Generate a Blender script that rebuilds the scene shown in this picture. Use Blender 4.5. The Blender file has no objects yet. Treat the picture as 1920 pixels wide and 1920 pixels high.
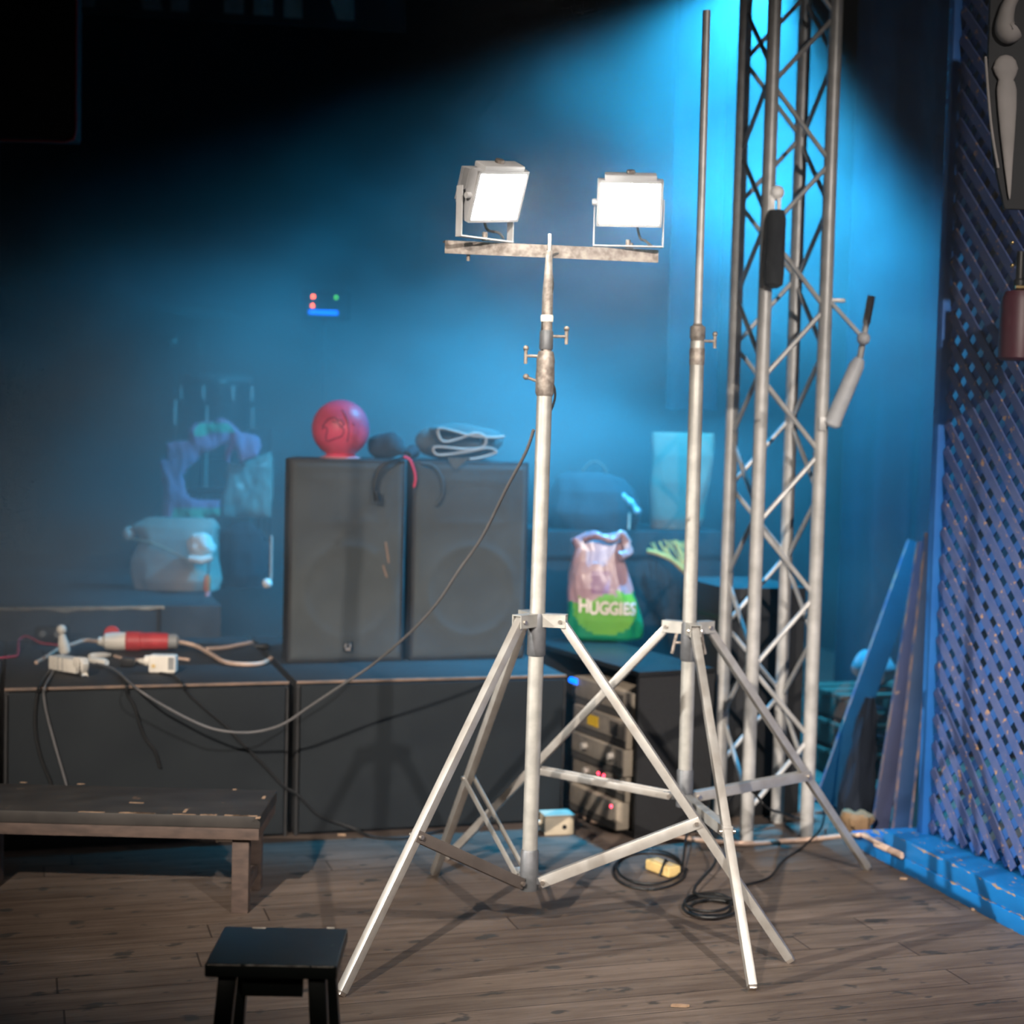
import bpy, bmesh, math, random
from mathutils import Vector, Matrix, noise
random.seed(7)
SC = bpy.context.scene
COL = SC.collection
V = Vector

# ------------------------------------------------------------------ camera
FPX = 3000.0
PSI, PITCH, ROLL, EYE = math.radians(17), math.radians(3.3), math.radians(1.4), V((0, 0, 1.53))
F0 = V((math.sin(PSI), math.cos(PSI), 0)); R0 = V((math.cos(PSI), -math.sin(PSI), 0)); ZZ = V((0, 0, 1))
FW = F0 * math.cos(PITCH) - ZZ * math.sin(PITCH)
U0 = F0 * math.sin(PITCH) + ZZ * math.cos(PITCH)
RT = R0 * math.cos(ROLL) + U0 * math.sin(ROLL)
UP = U0 * math.cos(ROLL) - R0 * math.sin(ROLL)
cd = bpy.data.cameras.new('camera'); cam = bpy.data.objects.new('camera', cd); COL.objects.link(cam)
cam.matrix_world = Matrix(((RT.x, UP.x, -FW.x, EYE.x), (RT.y, UP.y, -FW.y, EYE.y), (RT.z, UP.z, -FW.z, EYE.z), (0, 0, 0, 1)))
cd.sensor_width = 36; cd.lens = FPX / 1920 * 36; cd.clip_end = 60
cd.dof.use_dof = True; cd.dof.focus_distance = 4.05; cd.dof.aperture_fstop = 2.2
SC.camera = cam

def ray(x, y): return FW + RT * ((x - 960) / FPX) - UP * ((y - 960) / FPX)
def G(x, y, z=0.0):
    d = ray(x, y); return EYE + d * ((z - EYE.z) / d.z)
def PD(x, y, d): return EYE + ray(x, y) * d
def YP(x, y, Y):
    d = ray(x, y); return EYE + d * (Y / d.y)
def XP(x, y, X):
    d = ray(x, y); return EYE + d * (X / d.x)

# ------------------------------------------------------------------ materials
def new_mat(name):
    m = bpy.data.materials.new(name); m.use_nodes = True
    nt = m.node_tree; b = nt.nodes['Principled BSDF']
    return m, nt, b
def lin(c):
    return tuple(((x / 12.92) if x <= .04045 else ((x + .055) / 1.055) ** 2.4) for x in c)
def mat(name, c, rough=.6, metal=0., c2=None, scale=8., bump=0., spec=.5, chip=None, chip_t=.62, chip_s=14., stretch=(1, 1, 1), sheen=0., trans=0., edge=None):
    """base colour c, mottled with c2; chip = a second colour where the paint has worn off"""
    m, nt, b = new_mat(name)
    N, L = nt.nodes, nt.links
    b.inputs['Roughness'].default_value = rough; b.inputs['Metallic'].default_value = metal
    b.inputs['Specular IOR Level'].default_value = spec
    if trans: b.inputs['Transmission Weight'].default_value = trans
    tc = N.new('ShaderNodeTexCoord'); mp = N.new('ShaderNodeMapping'); mp.inputs['Scale'].default_value = stretch
    L.new(tc.outputs['Object'], mp.inputs['Vector'])
    ns = N.new('ShaderNodeTexNoise'); ns.inputs['Scale'].default_value = scale; ns.inputs['Detail'].default_value = 5
    L.new(mp.outputs['Vector'], ns.inputs['Vector'])
    col = None
    if c2 is None: c2 = tuple(x * .75 for x in c)
    cr = N.new('ShaderNodeValToRGB'); cr.color_ramp.elements[0].position = .35; cr.color_ramp.elements[1].position = .68
    cr.color_ramp.elements[0].color = (*c2, 1); cr.color_ramp.elements[1].color = (*c, 1)
    L.new(ns.outputs['Fac'], cr.inputs['Fac']); col = cr.outputs['Color']
    if chip:
        n2 = N.new('ShaderNodeTexNoise'); n2.inputs['Scale'].default_value = chip_s; n2.inputs['Detail'].default_value = 7
        n2.inputs['Roughness'].default_value = .65
        L.new(mp.outputs['Vector'], n2.inputs['Vector'])
        r2 = N.new('ShaderNodeValToRGB'); r2.color_ramp.elements[0].position = chip_t; r2.color_ramp.elements[1].position = chip_t + .03
        fac = n2.outputs['Fac']
        if edge:      # paint worn away along the lower and upper edges of a board of this height
            sz = N.new('ShaderNodeSeparateXYZ'); L.new(tc.outputs['Object'], sz.inputs[0])
            for h0 in edge:
                q = N.new('ShaderNodeMath'); q.operation = 'SUBTRACT'; L.new(sz.outputs['Z'], q.inputs[0]); q.inputs[1].default_value = h0
                q2 = N.new('ShaderNodeMath'); q2.operation = 'ABSOLUTE'; L.new(q.outputs[0], q2.inputs[0])
                q3 = N.new('ShaderNodeMapRange'); L.new(q2.outputs[0], q3.inputs['Value']); q3.inputs['From Min'].default_value = 0; q3.inputs['From Max'].default_value = .009
                q3.inputs['To Min'].default_value = .17; q3.inputs['To Max'].default_value = 0
                q4 = N.new('ShaderNodeMath'); L.new(fac, q4.inputs[0]); L.new(q3.outputs['Result'], q4.inputs[1]); fac = q4.outputs[0]
        L.new(fac, r2.inputs['Fac'])
        mx = N.new('ShaderNodeMix'); mx.data_type = 'RGBA'
        L.new(r2.outputs['Color'], mx.inputs['Factor']); L.new(col, mx.inputs['A']); mx.inputs['B'].default_value = (*chip, 1)
        col = mx.outputs['Result']
    L.new(col, b.inputs['Base Color'])
    if bump:
        bp = N.new('ShaderNodeBump'); bp.inputs['Strength'].default_value = bump; bp.inputs['Distance'].default_value = .004
        L.new(ns.outputs['Fac'], bp.inputs['Height']); L.new(bp.outputs['Normal'], b.inputs['Normal'])
    return m
def emit(name, c, s):
    m, nt, b = new_mat(name)
    b.inputs['Base Color'].default_value = (*c, 1); b.inputs['Emission Color'].default_value = (*c, 1); b.inputs['Emission Strength'].default_value = s
    return m

def floor_mat():
    m, nt, b = new_mat('worn_floor_boards'); N, L = nt.nodes, nt.links
    tc = N.new('ShaderNodeTexCoord'); sp = N.new('ShaderNodeSeparateXYZ'); L.new(tc.outputs['Object'], sp.inputs[0])
    def math_(op, a, b_=None):
        n = N.new('ShaderNodeMath'); n.operation = op
        for i, x in enumerate((a, b_)):
            if x is None: continue
            if isinstance(x, (int, float)): n.inputs[i].default_value = x
            else: L.new(x, n.inputs[i])
        return n.outputs[0]
    row = math_('MULTIPLY', sp.outputs['Y'], 1 / .122)
    idx = math_('FLOOR', row); fr = math_('FRACT', row)
    edge = math_('MINIMUM', fr, math_('SUBTRACT', 1.0, fr))
    seam = math_('LESS_THAN', edge, .016)
    wn = N.new('ShaderNodeTexWhiteNoise'); wn.noise_dimensions = '1D'; L.new(idx, wn.inputs['W'])
    xs = math_('ADD', math_('MULTIPLY', sp.outputs['X'], 1 / 2.4), math_('MULTIPLY', wn.outputs['Value'], 7.3))
    fx = math_('FRACT', xs); ex = math_('MINIMUM', fx, math_('SUBTRACT', 1.0, fx)); jx = math_('LESS_THAN', ex, .0012)
    seam = math_('MAXIMUM', seam, jx)
    cell = math_('ADD', math_('MULTIPLY', idx, 3.7), math_('FLOOR', xs))
    w2 = N.new('ShaderNodeTexWhiteNoise'); w2.noise_dimensions = '1D'; L.new(cell, w2.inputs['W'])
    mp = N.new('ShaderNodeMapping'); mp.inputs['Scale'].default_value = (1.2, 14, 1); L.new(tc.outputs['Object'], mp.inputs['Vector'])
    gn = N.new('ShaderNodeTexNoise'); gn.inputs['Scale'].default_value = 2.2; gn.inputs['Detail'].default_value = 8; gn.inputs['Roughness'].default_value = .7
    L.new(mp.outputs['Vector'], gn.inputs['Vector'])
    cr = N.new('ShaderNodeValToRGB'); e = cr.color_ramp.elements
    e[0].position = .25; e[0].color = (.075, .053, .041, 1); e[1].position = .75; e[1].color = (.222, .180, .150, 1)
    L.new(gn.outputs['Fac'], cr.inputs['Fac'])
    hv = N.new('ShaderNodeHueSaturation'); L.new(cr.outputs['Color'], hv.inputs['Color'])
    L.new(math_('ADD', .82, math_('MULTIPLY', w2.outputs['Value'], .34)), hv.inputs['Value'])
    # wide pale wear and dark grime
    bn = N.new('ShaderNodeTexNoise'); bn.inputs['Scale'].default_value = 1.1; bn.inputs['Detail'].default_value = 4; L.new(tc.outputs['Object'], bn.inputs['Vector'])
    br = N.new('ShaderNodeValToRGB'); br.color_ramp.elements[0].position = .35; br.color_ramp.elements[0].color = (.62, .58, .55, 1)
    br.color_ramp.elements[1].position = .7; br.color_ramp.elements[1].color = (1.15, 1.14, 1.14, 1)
    L.new(bn.outputs['Fac'], br.inputs['Fac'])
    mu = N.new('ShaderNodeMix'); mu.data_type = 'RGBA'; mu.blend_type = 'MULTIPLY'; mu.inputs['Factor'].default_value = 1
    L.new(hv.outputs['Color'], mu.inputs['A']); L.new(br.outputs['Color'], mu.inputs['B'])
    # dark paint drips / spots
    m3 = N.new('ShaderNodeMapping'); m3.inputs['Scale'].default_value = (4.2, 7.5, 1); L.new(tc.outputs['Object'], m3.inputs['Vector'])
    vo = N.new('ShaderNodeTexNoise'); vo.inputs['Scale'].default_value = 2.1; vo.inputs['Detail'].default_value = 3; L.new(m3.outputs['Vector'], vo.inputs['Vector'])
    vr = N.new('ShaderNodeValToRGB'); vr.color_ramp.elements[0].position = .625; vr.color_ramp.elements[1].position = .675
    L.new(vo.outputs['Fac'], vr.inputs['Fac'])
    m4 = N.new('ShaderNodeMix'); m4.data_type = 'RGBA'; L.new(math_('MULTIPLY', vr.outputs['Color'], .75), m4.inputs['Factor'])
    L.new(mu.outputs['Result'], m4.inputs['A']); m4.inputs['B'].default_value = (.030, .034, .034, 1)
    m5 = N.new('ShaderNodeMix'); m5.data_type = 'RGBA'; L.new(math_('MULTIPLY', seam, .7), m5.inputs['Factor'])
    L.new(m4.outputs['Result'], m5.inputs['A']); m5.inputs['B'].default_value = (.018, .013, .010, 1)
    L.new(m5.outputs['Result'], b.inputs['Base Color'])
    b.inputs['Roughness'].default_value = .62; b.inputs['Specular IOR Level'].default_value = .35
    bp = N.new('ShaderNodeBump'); bp.inputs['Strength'].default_value = .5; bp.inputs['Distance'].default_value = .004
    L.new(math_('SUBTRACT', math_('MULTIPLY', gn.outputs['Fac'], .4), seam), bp.inputs['Height']); L.new(bp.outputs['Normal'], b.inputs['Normal'])
    return m

M = {}
def mk(k, *a, **kw): M[k] = mat(k, *a, **kw)
mk('galvanised', (.50, .50, .47), .45, .5, c2=(.38, .38, .36), scale=22, bump=.05)
mk('raw_aluminium', (.58, .58, .56), .38, .6, c2=(.46, .44, .41), scale=16, stretch=(1, 1, 1))
mk('grey_collar', (.19, .20, .22), .5, .5, c2=(.12, .13, .14), scale=25)
mk('weathered_steel', (.42, .38, .34), .55, .6, c2=(.20, .17, .15), scale=60, bump=.2)
mk('dull_channel', (.14, .12, .11), .6, .3, scale=15)
mk('steel_bolt', (.72, .66, .60), .3, .9)
mk('truss_alloy', (.56, .56, .55), .42, .25, c2=(.42, .42, .41), scale=18)
mk('black_satin', (.012, .013, .014), .45, spec=.4)
mk('black_vinyl', (.014, .015, .017), .7, bump=.3, scale=90)
mk('black_wall', (.008, .008, .009), .95, spec=.1)
mk('speaker_cloth', (.074, .084, .088), .95, c2=(.060, .068, .072), scale=5, spec=.15)
mk('sub_cloth', (.022, .027, .031), .95, c2=(.017, .021, .025), scale=4, spec=.15)
mk('cabinet_black', (.02, .021, .023), .75, chip=(.30, .19, .12), chip_t=.70, chip_s=22)
mk('worn_edge', (.26, .17, .12), .7, c2=(.10, .08, .07), scale=9)
mk('riser_black', (.040, .040, .042), .8, c2=(.022, .022, .024), scale=6)
mk('chipped_wood', (.52, .36, .24), .8, c2=(.30, .2, .13), scale=30)
mk('bench_paint', (.052, .048, .045), .6, c2=(.032, .030, .029), scale=9, chip=(.34, .20, .12), chip_t=.66, chip_s=9, stretch=(1, 1.6, 1))
mk('bench_wood', (.125, .088, .073), .7, c2=(.075, .055, .048), scale=8, stretch=(1, 6, 6))
mk('stool_paint', (.010, .014, .013), .42, c2=(.006, .009, .009), scale=14, bump=.15, chip=(.10, .14, .08), chip_t=.70, chip_s=30)
mk('bare_edge', (.85, .80, .70), .7, c2=(.30, .26, .22), scale=60)
mk('blue_paint', (.020, .16, .50), .5, c2=(.012, .115, .40), scale=7, chip=(.40, .27, .18), chip_t=.72, chip_s=16)
mk('kerb_paint', (.006, .21, .62), .45, c2=(.005, .165, .50), scale=6, chip=(.42, .30, .20), chip_t=.66, chip_s=16, stretch=(2, 1, 2), edge=(0, .055))
mk('lattice_paint', (.030, .13, .42), .55, c2=(.022, .10, .34), scale=9, chip=(.36, .22, .13), chip_t=.74, chip_s=30)
mk('lattice_worn', (.085, .12, .27), .6, c2=(.055, .095, .26), scale=12, chip=(.46, .28, .16), chip_t=.60, chip_s=34)
mk('teal_paint', (.005, .048, .085), .8, spec=.2, c2=(.004, .038, .07), scale=8, chip=(.36, .22, .15), chip_t=.70, chip_s=14)
mk('mauve_paint', (.055, .065, .15), .6, c2=(.04, .055, .13), scale=8, chip=(.36, .22, .15), chip_t=.70, chip_s=14)
mk('denim_paint', (.022, .075, .20), .55, c2=(.016, .06, .165), scale=8, chip=(.36, .22, .15), chip_t=.72, chip_s=14)
mk('plank_edge', (.36, .22, .16), .7, c2=(.05, .09, .2), scale=18)
mk('white_plastic', (.88, .84, .75), .45, c2=(.78, .74, .66), scale=20)
mk('cream_plastic', (.66, .57, .42), .5, c2=(.52, .45, .34), scale=20)
mk('yellow_plastic', (.80, .60, .26), .5, c2=(.7, .5, .2), scale=20)
mk('grey_plastic', (.30, .31, .31), .5)
mk('red_plastic', (.62, .06, .07), .45, c2=(.5, .04, .05), scale=30)
mk('cable_white', (.66, .47, .36), .6, c2=(.5, .36, .28), scale=30)
mk('cable_grey', (.13, .13, .135), .6)
mk('cable_black', (.010, .011, .012), .5)
mk('cable_red', (.70, .05, .10), .5)
mk('pink_ball', (.80, .085, .16), .45, c2=(.70, .07, .15), scale=7)
mk('marker_ink', (.16, .012, .07), .6)
mk('pink_rim', (.75, .35, .38), .5)
mk('pink_cloth', (.80, .17, .25), .9, c2=(.62, .22, .36), scale=7, bump=.4)
mk('strap_red', (.85, .05, .12), .8)
mk('green_cloth', (.24, .50, .30), .9, c2=(.18, .40, .26), scale=10)
mk('teal_cloth', (.05, .12, .15), .9)
mk('grey_canvas', (.46, .38, .32), .9, c2=(.30, .26, .23), scale=6, bump=.5)
mk('tan_lining', (.50, .40, .28), .9)
mk('white_fleece', (.85, .76, .68), .95, c2=(.72, .62, .56), scale=18, bump=.6)
mk('orange_plastic', (.85, .20, .06), .5)
mk('dark_fabric', (.020, .024, .030), .9, c2=(.012, .016, .022), scale=8, bump=.4)
mk('piping', (.46, .40, .35), .85, c2=(.36, .31, .28), scale=25)
mk('blanket', (.10, .105, .10), .95, c2=(.07, .078, .08), scale=9, bump=.3)
mk('bag_green', (.006, .20, .085), .28, c2=(.005, .17, .075), scale=7)
mk('bag_lime', (.16, .36, .045), .28, c2=(.10, .31, .04), scale=3)
mk('bag_pink', (.40, .26, .25), .3, c2=(.27, .16, .20), scale=6, bump=.25)
mk('bag_purple', (.22, .10, .19), .3)
mk('letter_white', (.78, .66, .60), .4)
mk('white_sack', (.20, .15, .10), .9, c2=(.15, .115, .08), scale=4, bump=.4)
mk('straw', (.62, .36, .08), .8, c2=(.42, .24, .06), scale=30)
mk('amp_panel', (.21, .185, .155), .55, c2=(.16, .14, .12), scale=30)
mk('amp_dark', (.06, .055, .05), .6)
mk('amp_side', (.42, .36, .28), .6, c2=(.34, .29, .23), scale=20)
mk('knob_metal', (.75, .70, .64), .3, .5)
mk('label_yellow', (.75, .48, .03), .6)
mk('velvet', (.008, .014, .028), .95, c2=(.005, .010, .020), scale=3, sheen=.3)
mk('curtain_black', (.005, .008, .014), .95)
mk('chrome', (.9, .85, .8), .28, .6)
mk('cymbal', (.20, .17, .16), .4, .6)
mk('drum_shell', (.020, .018, .020), .35)
mk('drum_head', (.12, .11, .11), .6)
mk('paper_brown', (.30, .19, .10), .9, bump=.6, scale=20)
mk('lamp_body', (.55, .57, .60), .5, .0, c2=(.45, .47, .5), scale=20)
mk('lamp_rim', (.72, .74, .76), .45, .0)
mk('extinguisher_red', (.06, .010, .022), .5)
mk('brass', (.75, .55, .25), .25, 1.)
mk('ornament_white', (.22, .205, .20), .7, c2=(.17, .16, .155), scale=8)
mk('ornament_dark', (.010, .012, .015), .8)
mk('banner_black', (.004, .004, .005), .95)
mk('banner_letter', (.22, .23, .21), .9, c2=(.14, .15, .14), scale=14)
mk('red_piping', (.35, .015, .012), .6)
mk('shoe_black', (.03, .03, .033), .7)
mk('shoe_white', (.70, .62, .56), .6)
mk('crate_wood', (.13, .085, .055), .8, c2=(.08, .055, .04), scale=9, stretch=(1, 8, 8))
mk('pale_cloth', (.30, .30, .34), .9, bump=.4)
M['floor'] = floor_mat()
M['lamp_glow'] = emit('lamp_glow', (1.0, .965, .88), 75)
M['led_red'] = emit('led_red', (1.0, .11, .03), 16)
M['led_green'] = emit('led_green', (.22, 1.0, .05), 1.2)
M['led_blue'] = emit('led_blue', (.0, .16, 1.0), 2.2)
M['led_pink'] = emit('led_pink', (1.0, .05, .10), 6)

# ------------------------------------------------------------------ mesh helper
def frame_of(d, up=None):
    d = V(d).normalized(); up = V(up) if up is not None else (ZZ if abs(d.z) < .95 else V((0, 1, 0)))
    s = d.cross(up).normalized(); return s, s.cross(d).normalized(), d
def smooth_pts(pts, k=6):
    pts = [V(p) for p in pts]; out = []
    for i in range(len(pts) - 1):
        p0 = pts[max(i - 1, 0)]; p1 = pts[i]; p2 = pts[i + 1]; p3 = pts[min(i + 2, len(pts) - 1)]
        for j in range(k):
            t = j / k
            out.append(.5 * ((2 * p1) + (p2 - p0) * t + (2 * p0 - 5 * p1 + 4 * p2 - p3) * t * t + (3 * p1 - p0 - 3 * p2 + p3) * t ** 3))
    out.append(pts[-1]); return out
class MB:
    def __init__(s): s.v = []; s.f = []; s.mi = []; s.m = 0
    def add(s, vs, fs):
        b = len(s.v); s.v += [V(x) for x in vs]; s.f += [tuple(b + i for i in q) for q in fs]; s.mi += [s.m] * len(fs); return s
    def box(s, c, size, ax=None):
        c = V(c); a, b, d = ax or (V((1, 0, 0)), V((0, 1, 0)), ZZ)
        x, y, z = [q / 2 for q in size]
        vs = [c + a * (x * i) + b * (y * j) + d * (z * k) for k in (-1, 1) for j in (-1, 1) for i in (-1, 1)]
        return s.add(vs, [(0, 2, 3, 1), (4, 5, 7, 6), (0, 1, 5, 4), (2, 6, 7, 3), (0, 4, 6, 2), (1, 3, 7, 5)])
    def bar(s, a, b, w, h, up=None):
        a, b = V(a), V(b); sx, sy, d = frame_of(b - a, up)
        return s.box((a + b) / 2, (w, h, (b - a).length), (sx, sy, d))
    def tube(s, pts, r, n=10, caps=True):
        pts = [V(p) for p in pts]; rr = r if isinstance(r, (list, tuple)) else [r] * len(pts)
        base = len(s.v); nx = None
        for i, p in enumerate(pts):
            t = (pts[min(i + 1, len(pts) - 1)] - pts[max(i - 1, 0)])
            t = t.normalized() if t.length > 1e-9 else V((0, 0, 1))
            if nx is None: nx = frame_of(t)[0]
            nx = (nx - t * nx.dot(t)); nx = nx.normalized() if nx.length > 1e-6 else frame_of(t)[0]
            ny = t.cross(nx)
            for k in range(n):
                a = 2 * math.pi * k / n; s.v.append(p + (nx * math.cos(a) + ny * math.sin(a)) * rr[i])
        fs = []
        for i in range(len(pts) - 1):
            for k in range(n):
                a = base + i * n + k; b = base + i * n + (k + 1) % n; fs.append((a, b, b + n, a + n))
        if caps:
            fs.append(tuple(base + k for k in reversed(range(n)))); e = base + (len(pts) - 1) * n; fs.append(tuple(e + k for k in range(n)))
        s.f += fs; s.mi += [s.m] * len(fs); return s
    def cyl(s, a, b, r, n=18): return s.tube([a, b], r, n)
    def lathe(s, prof, c, ax=ZZ, n=28):
        c = V(c); a, b, d = frame_of(ax); pts = []; rr = []
        base = len(s.v); fs = []
        for r, z in prof:
            for k in range(n):
                t = 2 * math.pi * k / n; s.v.append(c + d * z + (a * math.cos(t) + b * math.sin(t)) * max(r, 1e-4))
        for i in range(len(prof) - 1):
            for k in range(n):
                q = base + i * n + k; w = base + i * n + (k + 1) % n; fs.append((q, w, w + n, q + n))
        fs.append(tuple(base + k for k in reversed(range(n)))); e = base + (len(prof) - 1) * n; fs.append(tuple(e + k for k in range(n)))
        s.f += fs; s.mi += [s.m] * len(fs); return s
    def sph(s, c, r, n=14, sc=(1, 1, 1)):
        prof = [(r * math.sin(math.pi * i / n), -r * math.cos(math.pi * i / n)) for i in range(n + 1)]
        b = len(s.v); s.lathe(prof, (0, 0, 0), ZZ, n * 2)
        for i in range(b, len(s.v)): q = s.v[i]; s.v[i] = V(c) + V((q.x * sc[0], q.y * sc[1], q.z * sc[2]))
        return s
    def prism(s, poly, o, ux, uy, th):
        """2-D outline poly in the plane (ux, uy) at o, thickened by th along ux x uy (centred)"""
        o, ux, uy = V(o), V(ux), V(uy); nn = ux.cross(uy).normalized(); n = len(poly)
        vs = [o + ux * x + uy * y + nn * (th / 2) for x, y in poly] + [o + ux * x + uy * y - nn * (th / 2) for x, y in poly]
        fs = [tuple(range(n)), tuple(reversed(range(n, 2 * n)))] + [(i, n + i, n + (i + 1) % n, (i + 1) % n) for i in range(n)]
        return s.add(vs, fs)
    def build(s, name, mats, parent=None, loc=None, bev=0., seg=2, ang=35, fix=True):
        mats = mats if isinstance(mats, (list, tuple)) else [mats]
        if loc is None:
            if parent is not None: loc = WORLD[parent.name]
            else:
                xs = [q.x for q in s.v]; ys = [q.y for q in s.v]; zs = [q.z for q in s.v]
                loc = V(((min(xs) + max(xs)) / 2, (min(ys) + max(ys)) / 2, min(zs)))
        loc = V(loc)
        me = bpy.data.meshes.new(name); me.from_pydata([q - loc for q in s.v], [], s.f)
        for k in mats: me.materials.append(M[k])
        for i, pgn in enumerate(me.polygons): pgn.material_index = s.mi[i]
        bm = bmesh.new(); bm.from_mesh(me)
        if fix: bmesh.ops.recalc_face_normals(bm, faces=bm.faces)
        if bev:
            ed = [e for e in bm.edges if len(e.link_faces) == 2 and e.calc_face_angle(0) > .5]
            bmesh.ops.bevel(bm, geom=ed, offset=bev, segments=seg, affect='EDGES', profile=.6, clamp_overlap=True)
        bm.to_mesh(me); bm.free()
        for pgn in me.polygons: pgn.use_smooth = True
        me.set_sharp_from_angle(angle=math.radians(ang))
        o = bpy.data.objects.new(name, me); COL.objects.link(o)
        WORLD[o.name] = loc
        if parent is not None: o.parent = parent; o.location = loc - WORLD[parent.name]
        else: o.location = loc
        return o
WORLD = {}
def tag(o, label, cat, group=None, kind=None):
    o['label'] = label; o['category'] = cat
    if group: o['group'] = group
    if kind: o['kind'] = kind
    return o
def thing(name, label, cat, loc, group=None):
    o = bpy.data.objects.new(name, None); COL.objects.link(o); o.location = V(loc); o.empty_display_size = .1
    WORLD[o.name] = V(loc); return tag(o, label, cat, group)
def struct(o, label=None):
    o['kind'] = 'structure'
    if label: o['label'] = label
    return o
def cable(name, pts, r, m, label=None, parent=None, k=6, group=None, n=8):
    o = MB().tube(smooth_pts(pts, k), r, n).build(name, m, parent)
    if label: tag(o, label, 'cable', group)
    return o

# ------------------------------------------------------------------ the setting
fl = struct(MB().box((1.5, 4, -.05), (17, 17, .1)).build('floor', 'floor', loc=(0, 0, 0)), 'worn brown stage floor boards')
struct(MB().box((1.5, 11.05, 2.5), (15, .1, 7)).build('wall_back', 'black_wall'), 'black back wall of the stage')
struct(MB().box((5.35, 5.5, 2.5), (.1, 11, 7)).build('wall_right', 'black_wall'), 'black side wall behind the blue lattice')
struct(MB().box((-5.95, 4, 2.5), (.1, 15, 7)).build('wall_left', 'black_wall'), 'black side wall')
struct(MB().box((1.5, 4, 6.1), (16, 16, .1)).build('ceiling', 'black_wall'), 'black ceiling over the stage')

# blue kerb under the lattice: two boards and a cap
KX = 2.915
struct(MB().box((KX + .125, 3.17, .0265), (.25, 4.02, .053)).build('trim_1', 'kerb_paint', bev=.004), 'lower blue board of the kerb with peeling paint')
struct(MB().box((KX + .13, 2.93, .0845), (.25, 4.06, .061)).build('trim_2', 'kerb_paint', bev=.004), 'upper blue board of the kerb with peeling paint')

# lattice panel
lt = thing('lattice_panel', 'blue painted wooden lattice screen standing on the blue kerb', 'lattice screen', (KX + .13, 4.2, .116))
LX, LY0, LY1, LZ0, LZ1 = KX + .135, 3.3, 4.870, .118, 3.1
def slats(sgn, x, w, pitch, th):
    mb = MB()
    # lines (y - y0) * sgn + (z - z0) = c
    span = (LY1 - LY0) + (LZ1 - LZ0); c = pitch * .5
    k = 0
    dy, dz = (1, -1) if sgn > 0 else (1, 1)
    while True:
        cc = k * pitch * math.sqrt(2) + .02; k += 1
        pts = []
        # clip the line against the rectangle
        for y in (LY0, LY1):
            z = (LZ0 + cc - (y - LY0)) if sgn > 0 else (LZ1 - cc + (y - LY0))
            if LZ0 <= z <= LZ1: pts.append((y, z))
        for z in (LZ0, LZ1):
            y = (LY0 + cc - (z - LZ0)) if sgn > 0 else (LY0 + (z - LZ1 + cc))
            if LY0 < y < LY1: pts.append((y, z))
        if cc > span: break
        if len(pts) < 2: continue
        pts = sorted(pts)[:1] + sorted(pts)[-1:]
        a, b = V((x, *pts[0])), V((x, *pts[1]))
        if (b - a).length < .06: continue
        d = (b - a).normalized() * (w * .5)
        mb.bar(a + d, b - d, w, th, up=(1, 0, 0))
    return mb
slats(-1, LX - .0035, .034, .066, .005).build('lattice_slats', 'lattice_worn', lt)
slats(1, LX + .0035, .034, .066, .005).build('lattice_slats', 'lattice_paint', lt)
fr = MB().box((LX - .005, LY1 + .018, (LZ0 + LZ1) / 2 + .02), (.046, .036, LZ1 - LZ0 + .05)).build('post', 'blue_paint', lt, bev=.003)
MB().box((LX - .005, LY0 - .018, (LZ0 + LZ1) / 2 + .02), (.046, .036, LZ1 - LZ0 + .05)).build('post', 'blue_paint', lt, bev=.003)
MB().box((LX, (LY0 + LY1) / 2, LZ1 + .02), (.03, LY1 - LY0, .04)).build('top_rail', 'blue_paint', lt, bev=.003)

# ------------------------------------------------------------------ planks leaning behind the lattice post
def plank(px0, py0, d0, px1, py1, d1, w, th, m, label, face=None):
    a, b = PD(px0, py0, d0), PD(px1, py1, d1)
    t = thing('plank', label, 'plank', (a.x, a.y, 0), 'blue planks leaning behind the lattice post')
    d = (b - a).normalized(); sx = (R0 - d * R0.dot(d)).normalized()
    if face: sx = (Matrix.Rotation(math.radians(face), 3, d) @ sx)
    ny = d.cross(sx)
    L = (b - a).length; c = (a + b) / 2
    MB().box(c, (w, th, L), (sx, ny, d)).build('board', m, t, bev=.002)
    MB().box(c - sx * (w / 2 + .003), (.006, th * .9, L * .996), (sx, ny, d)).build('bare_edge', 'plank_edge', t)
    return t
def foot(px, py): return G(px, py)
plank(1548, 1510, 6.35, 1722, 1020, 6.75, .085, .03, 'teal_paint', 'teal blue plank leaning far to the right, apart from the other planks')
plank(1648, 1572, 6.12, 1736, 1018, 6.32, .060, .025, 'mauve_paint', 'dull mauve plank standing next to the slanted teal plank')
plank(1688, 1578, 5.98, 1752, 1000, 6.10, .062, .025, 'denim_paint', 'mid blue plank standing between the mauve plank and the narrow teal plank')
plank(1716, 1579, 5.92, 1758, 1180, 5.98, .042, .02, 'teal_paint', 'narrow teal plank tucked close beside the blue lattice post')

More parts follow.
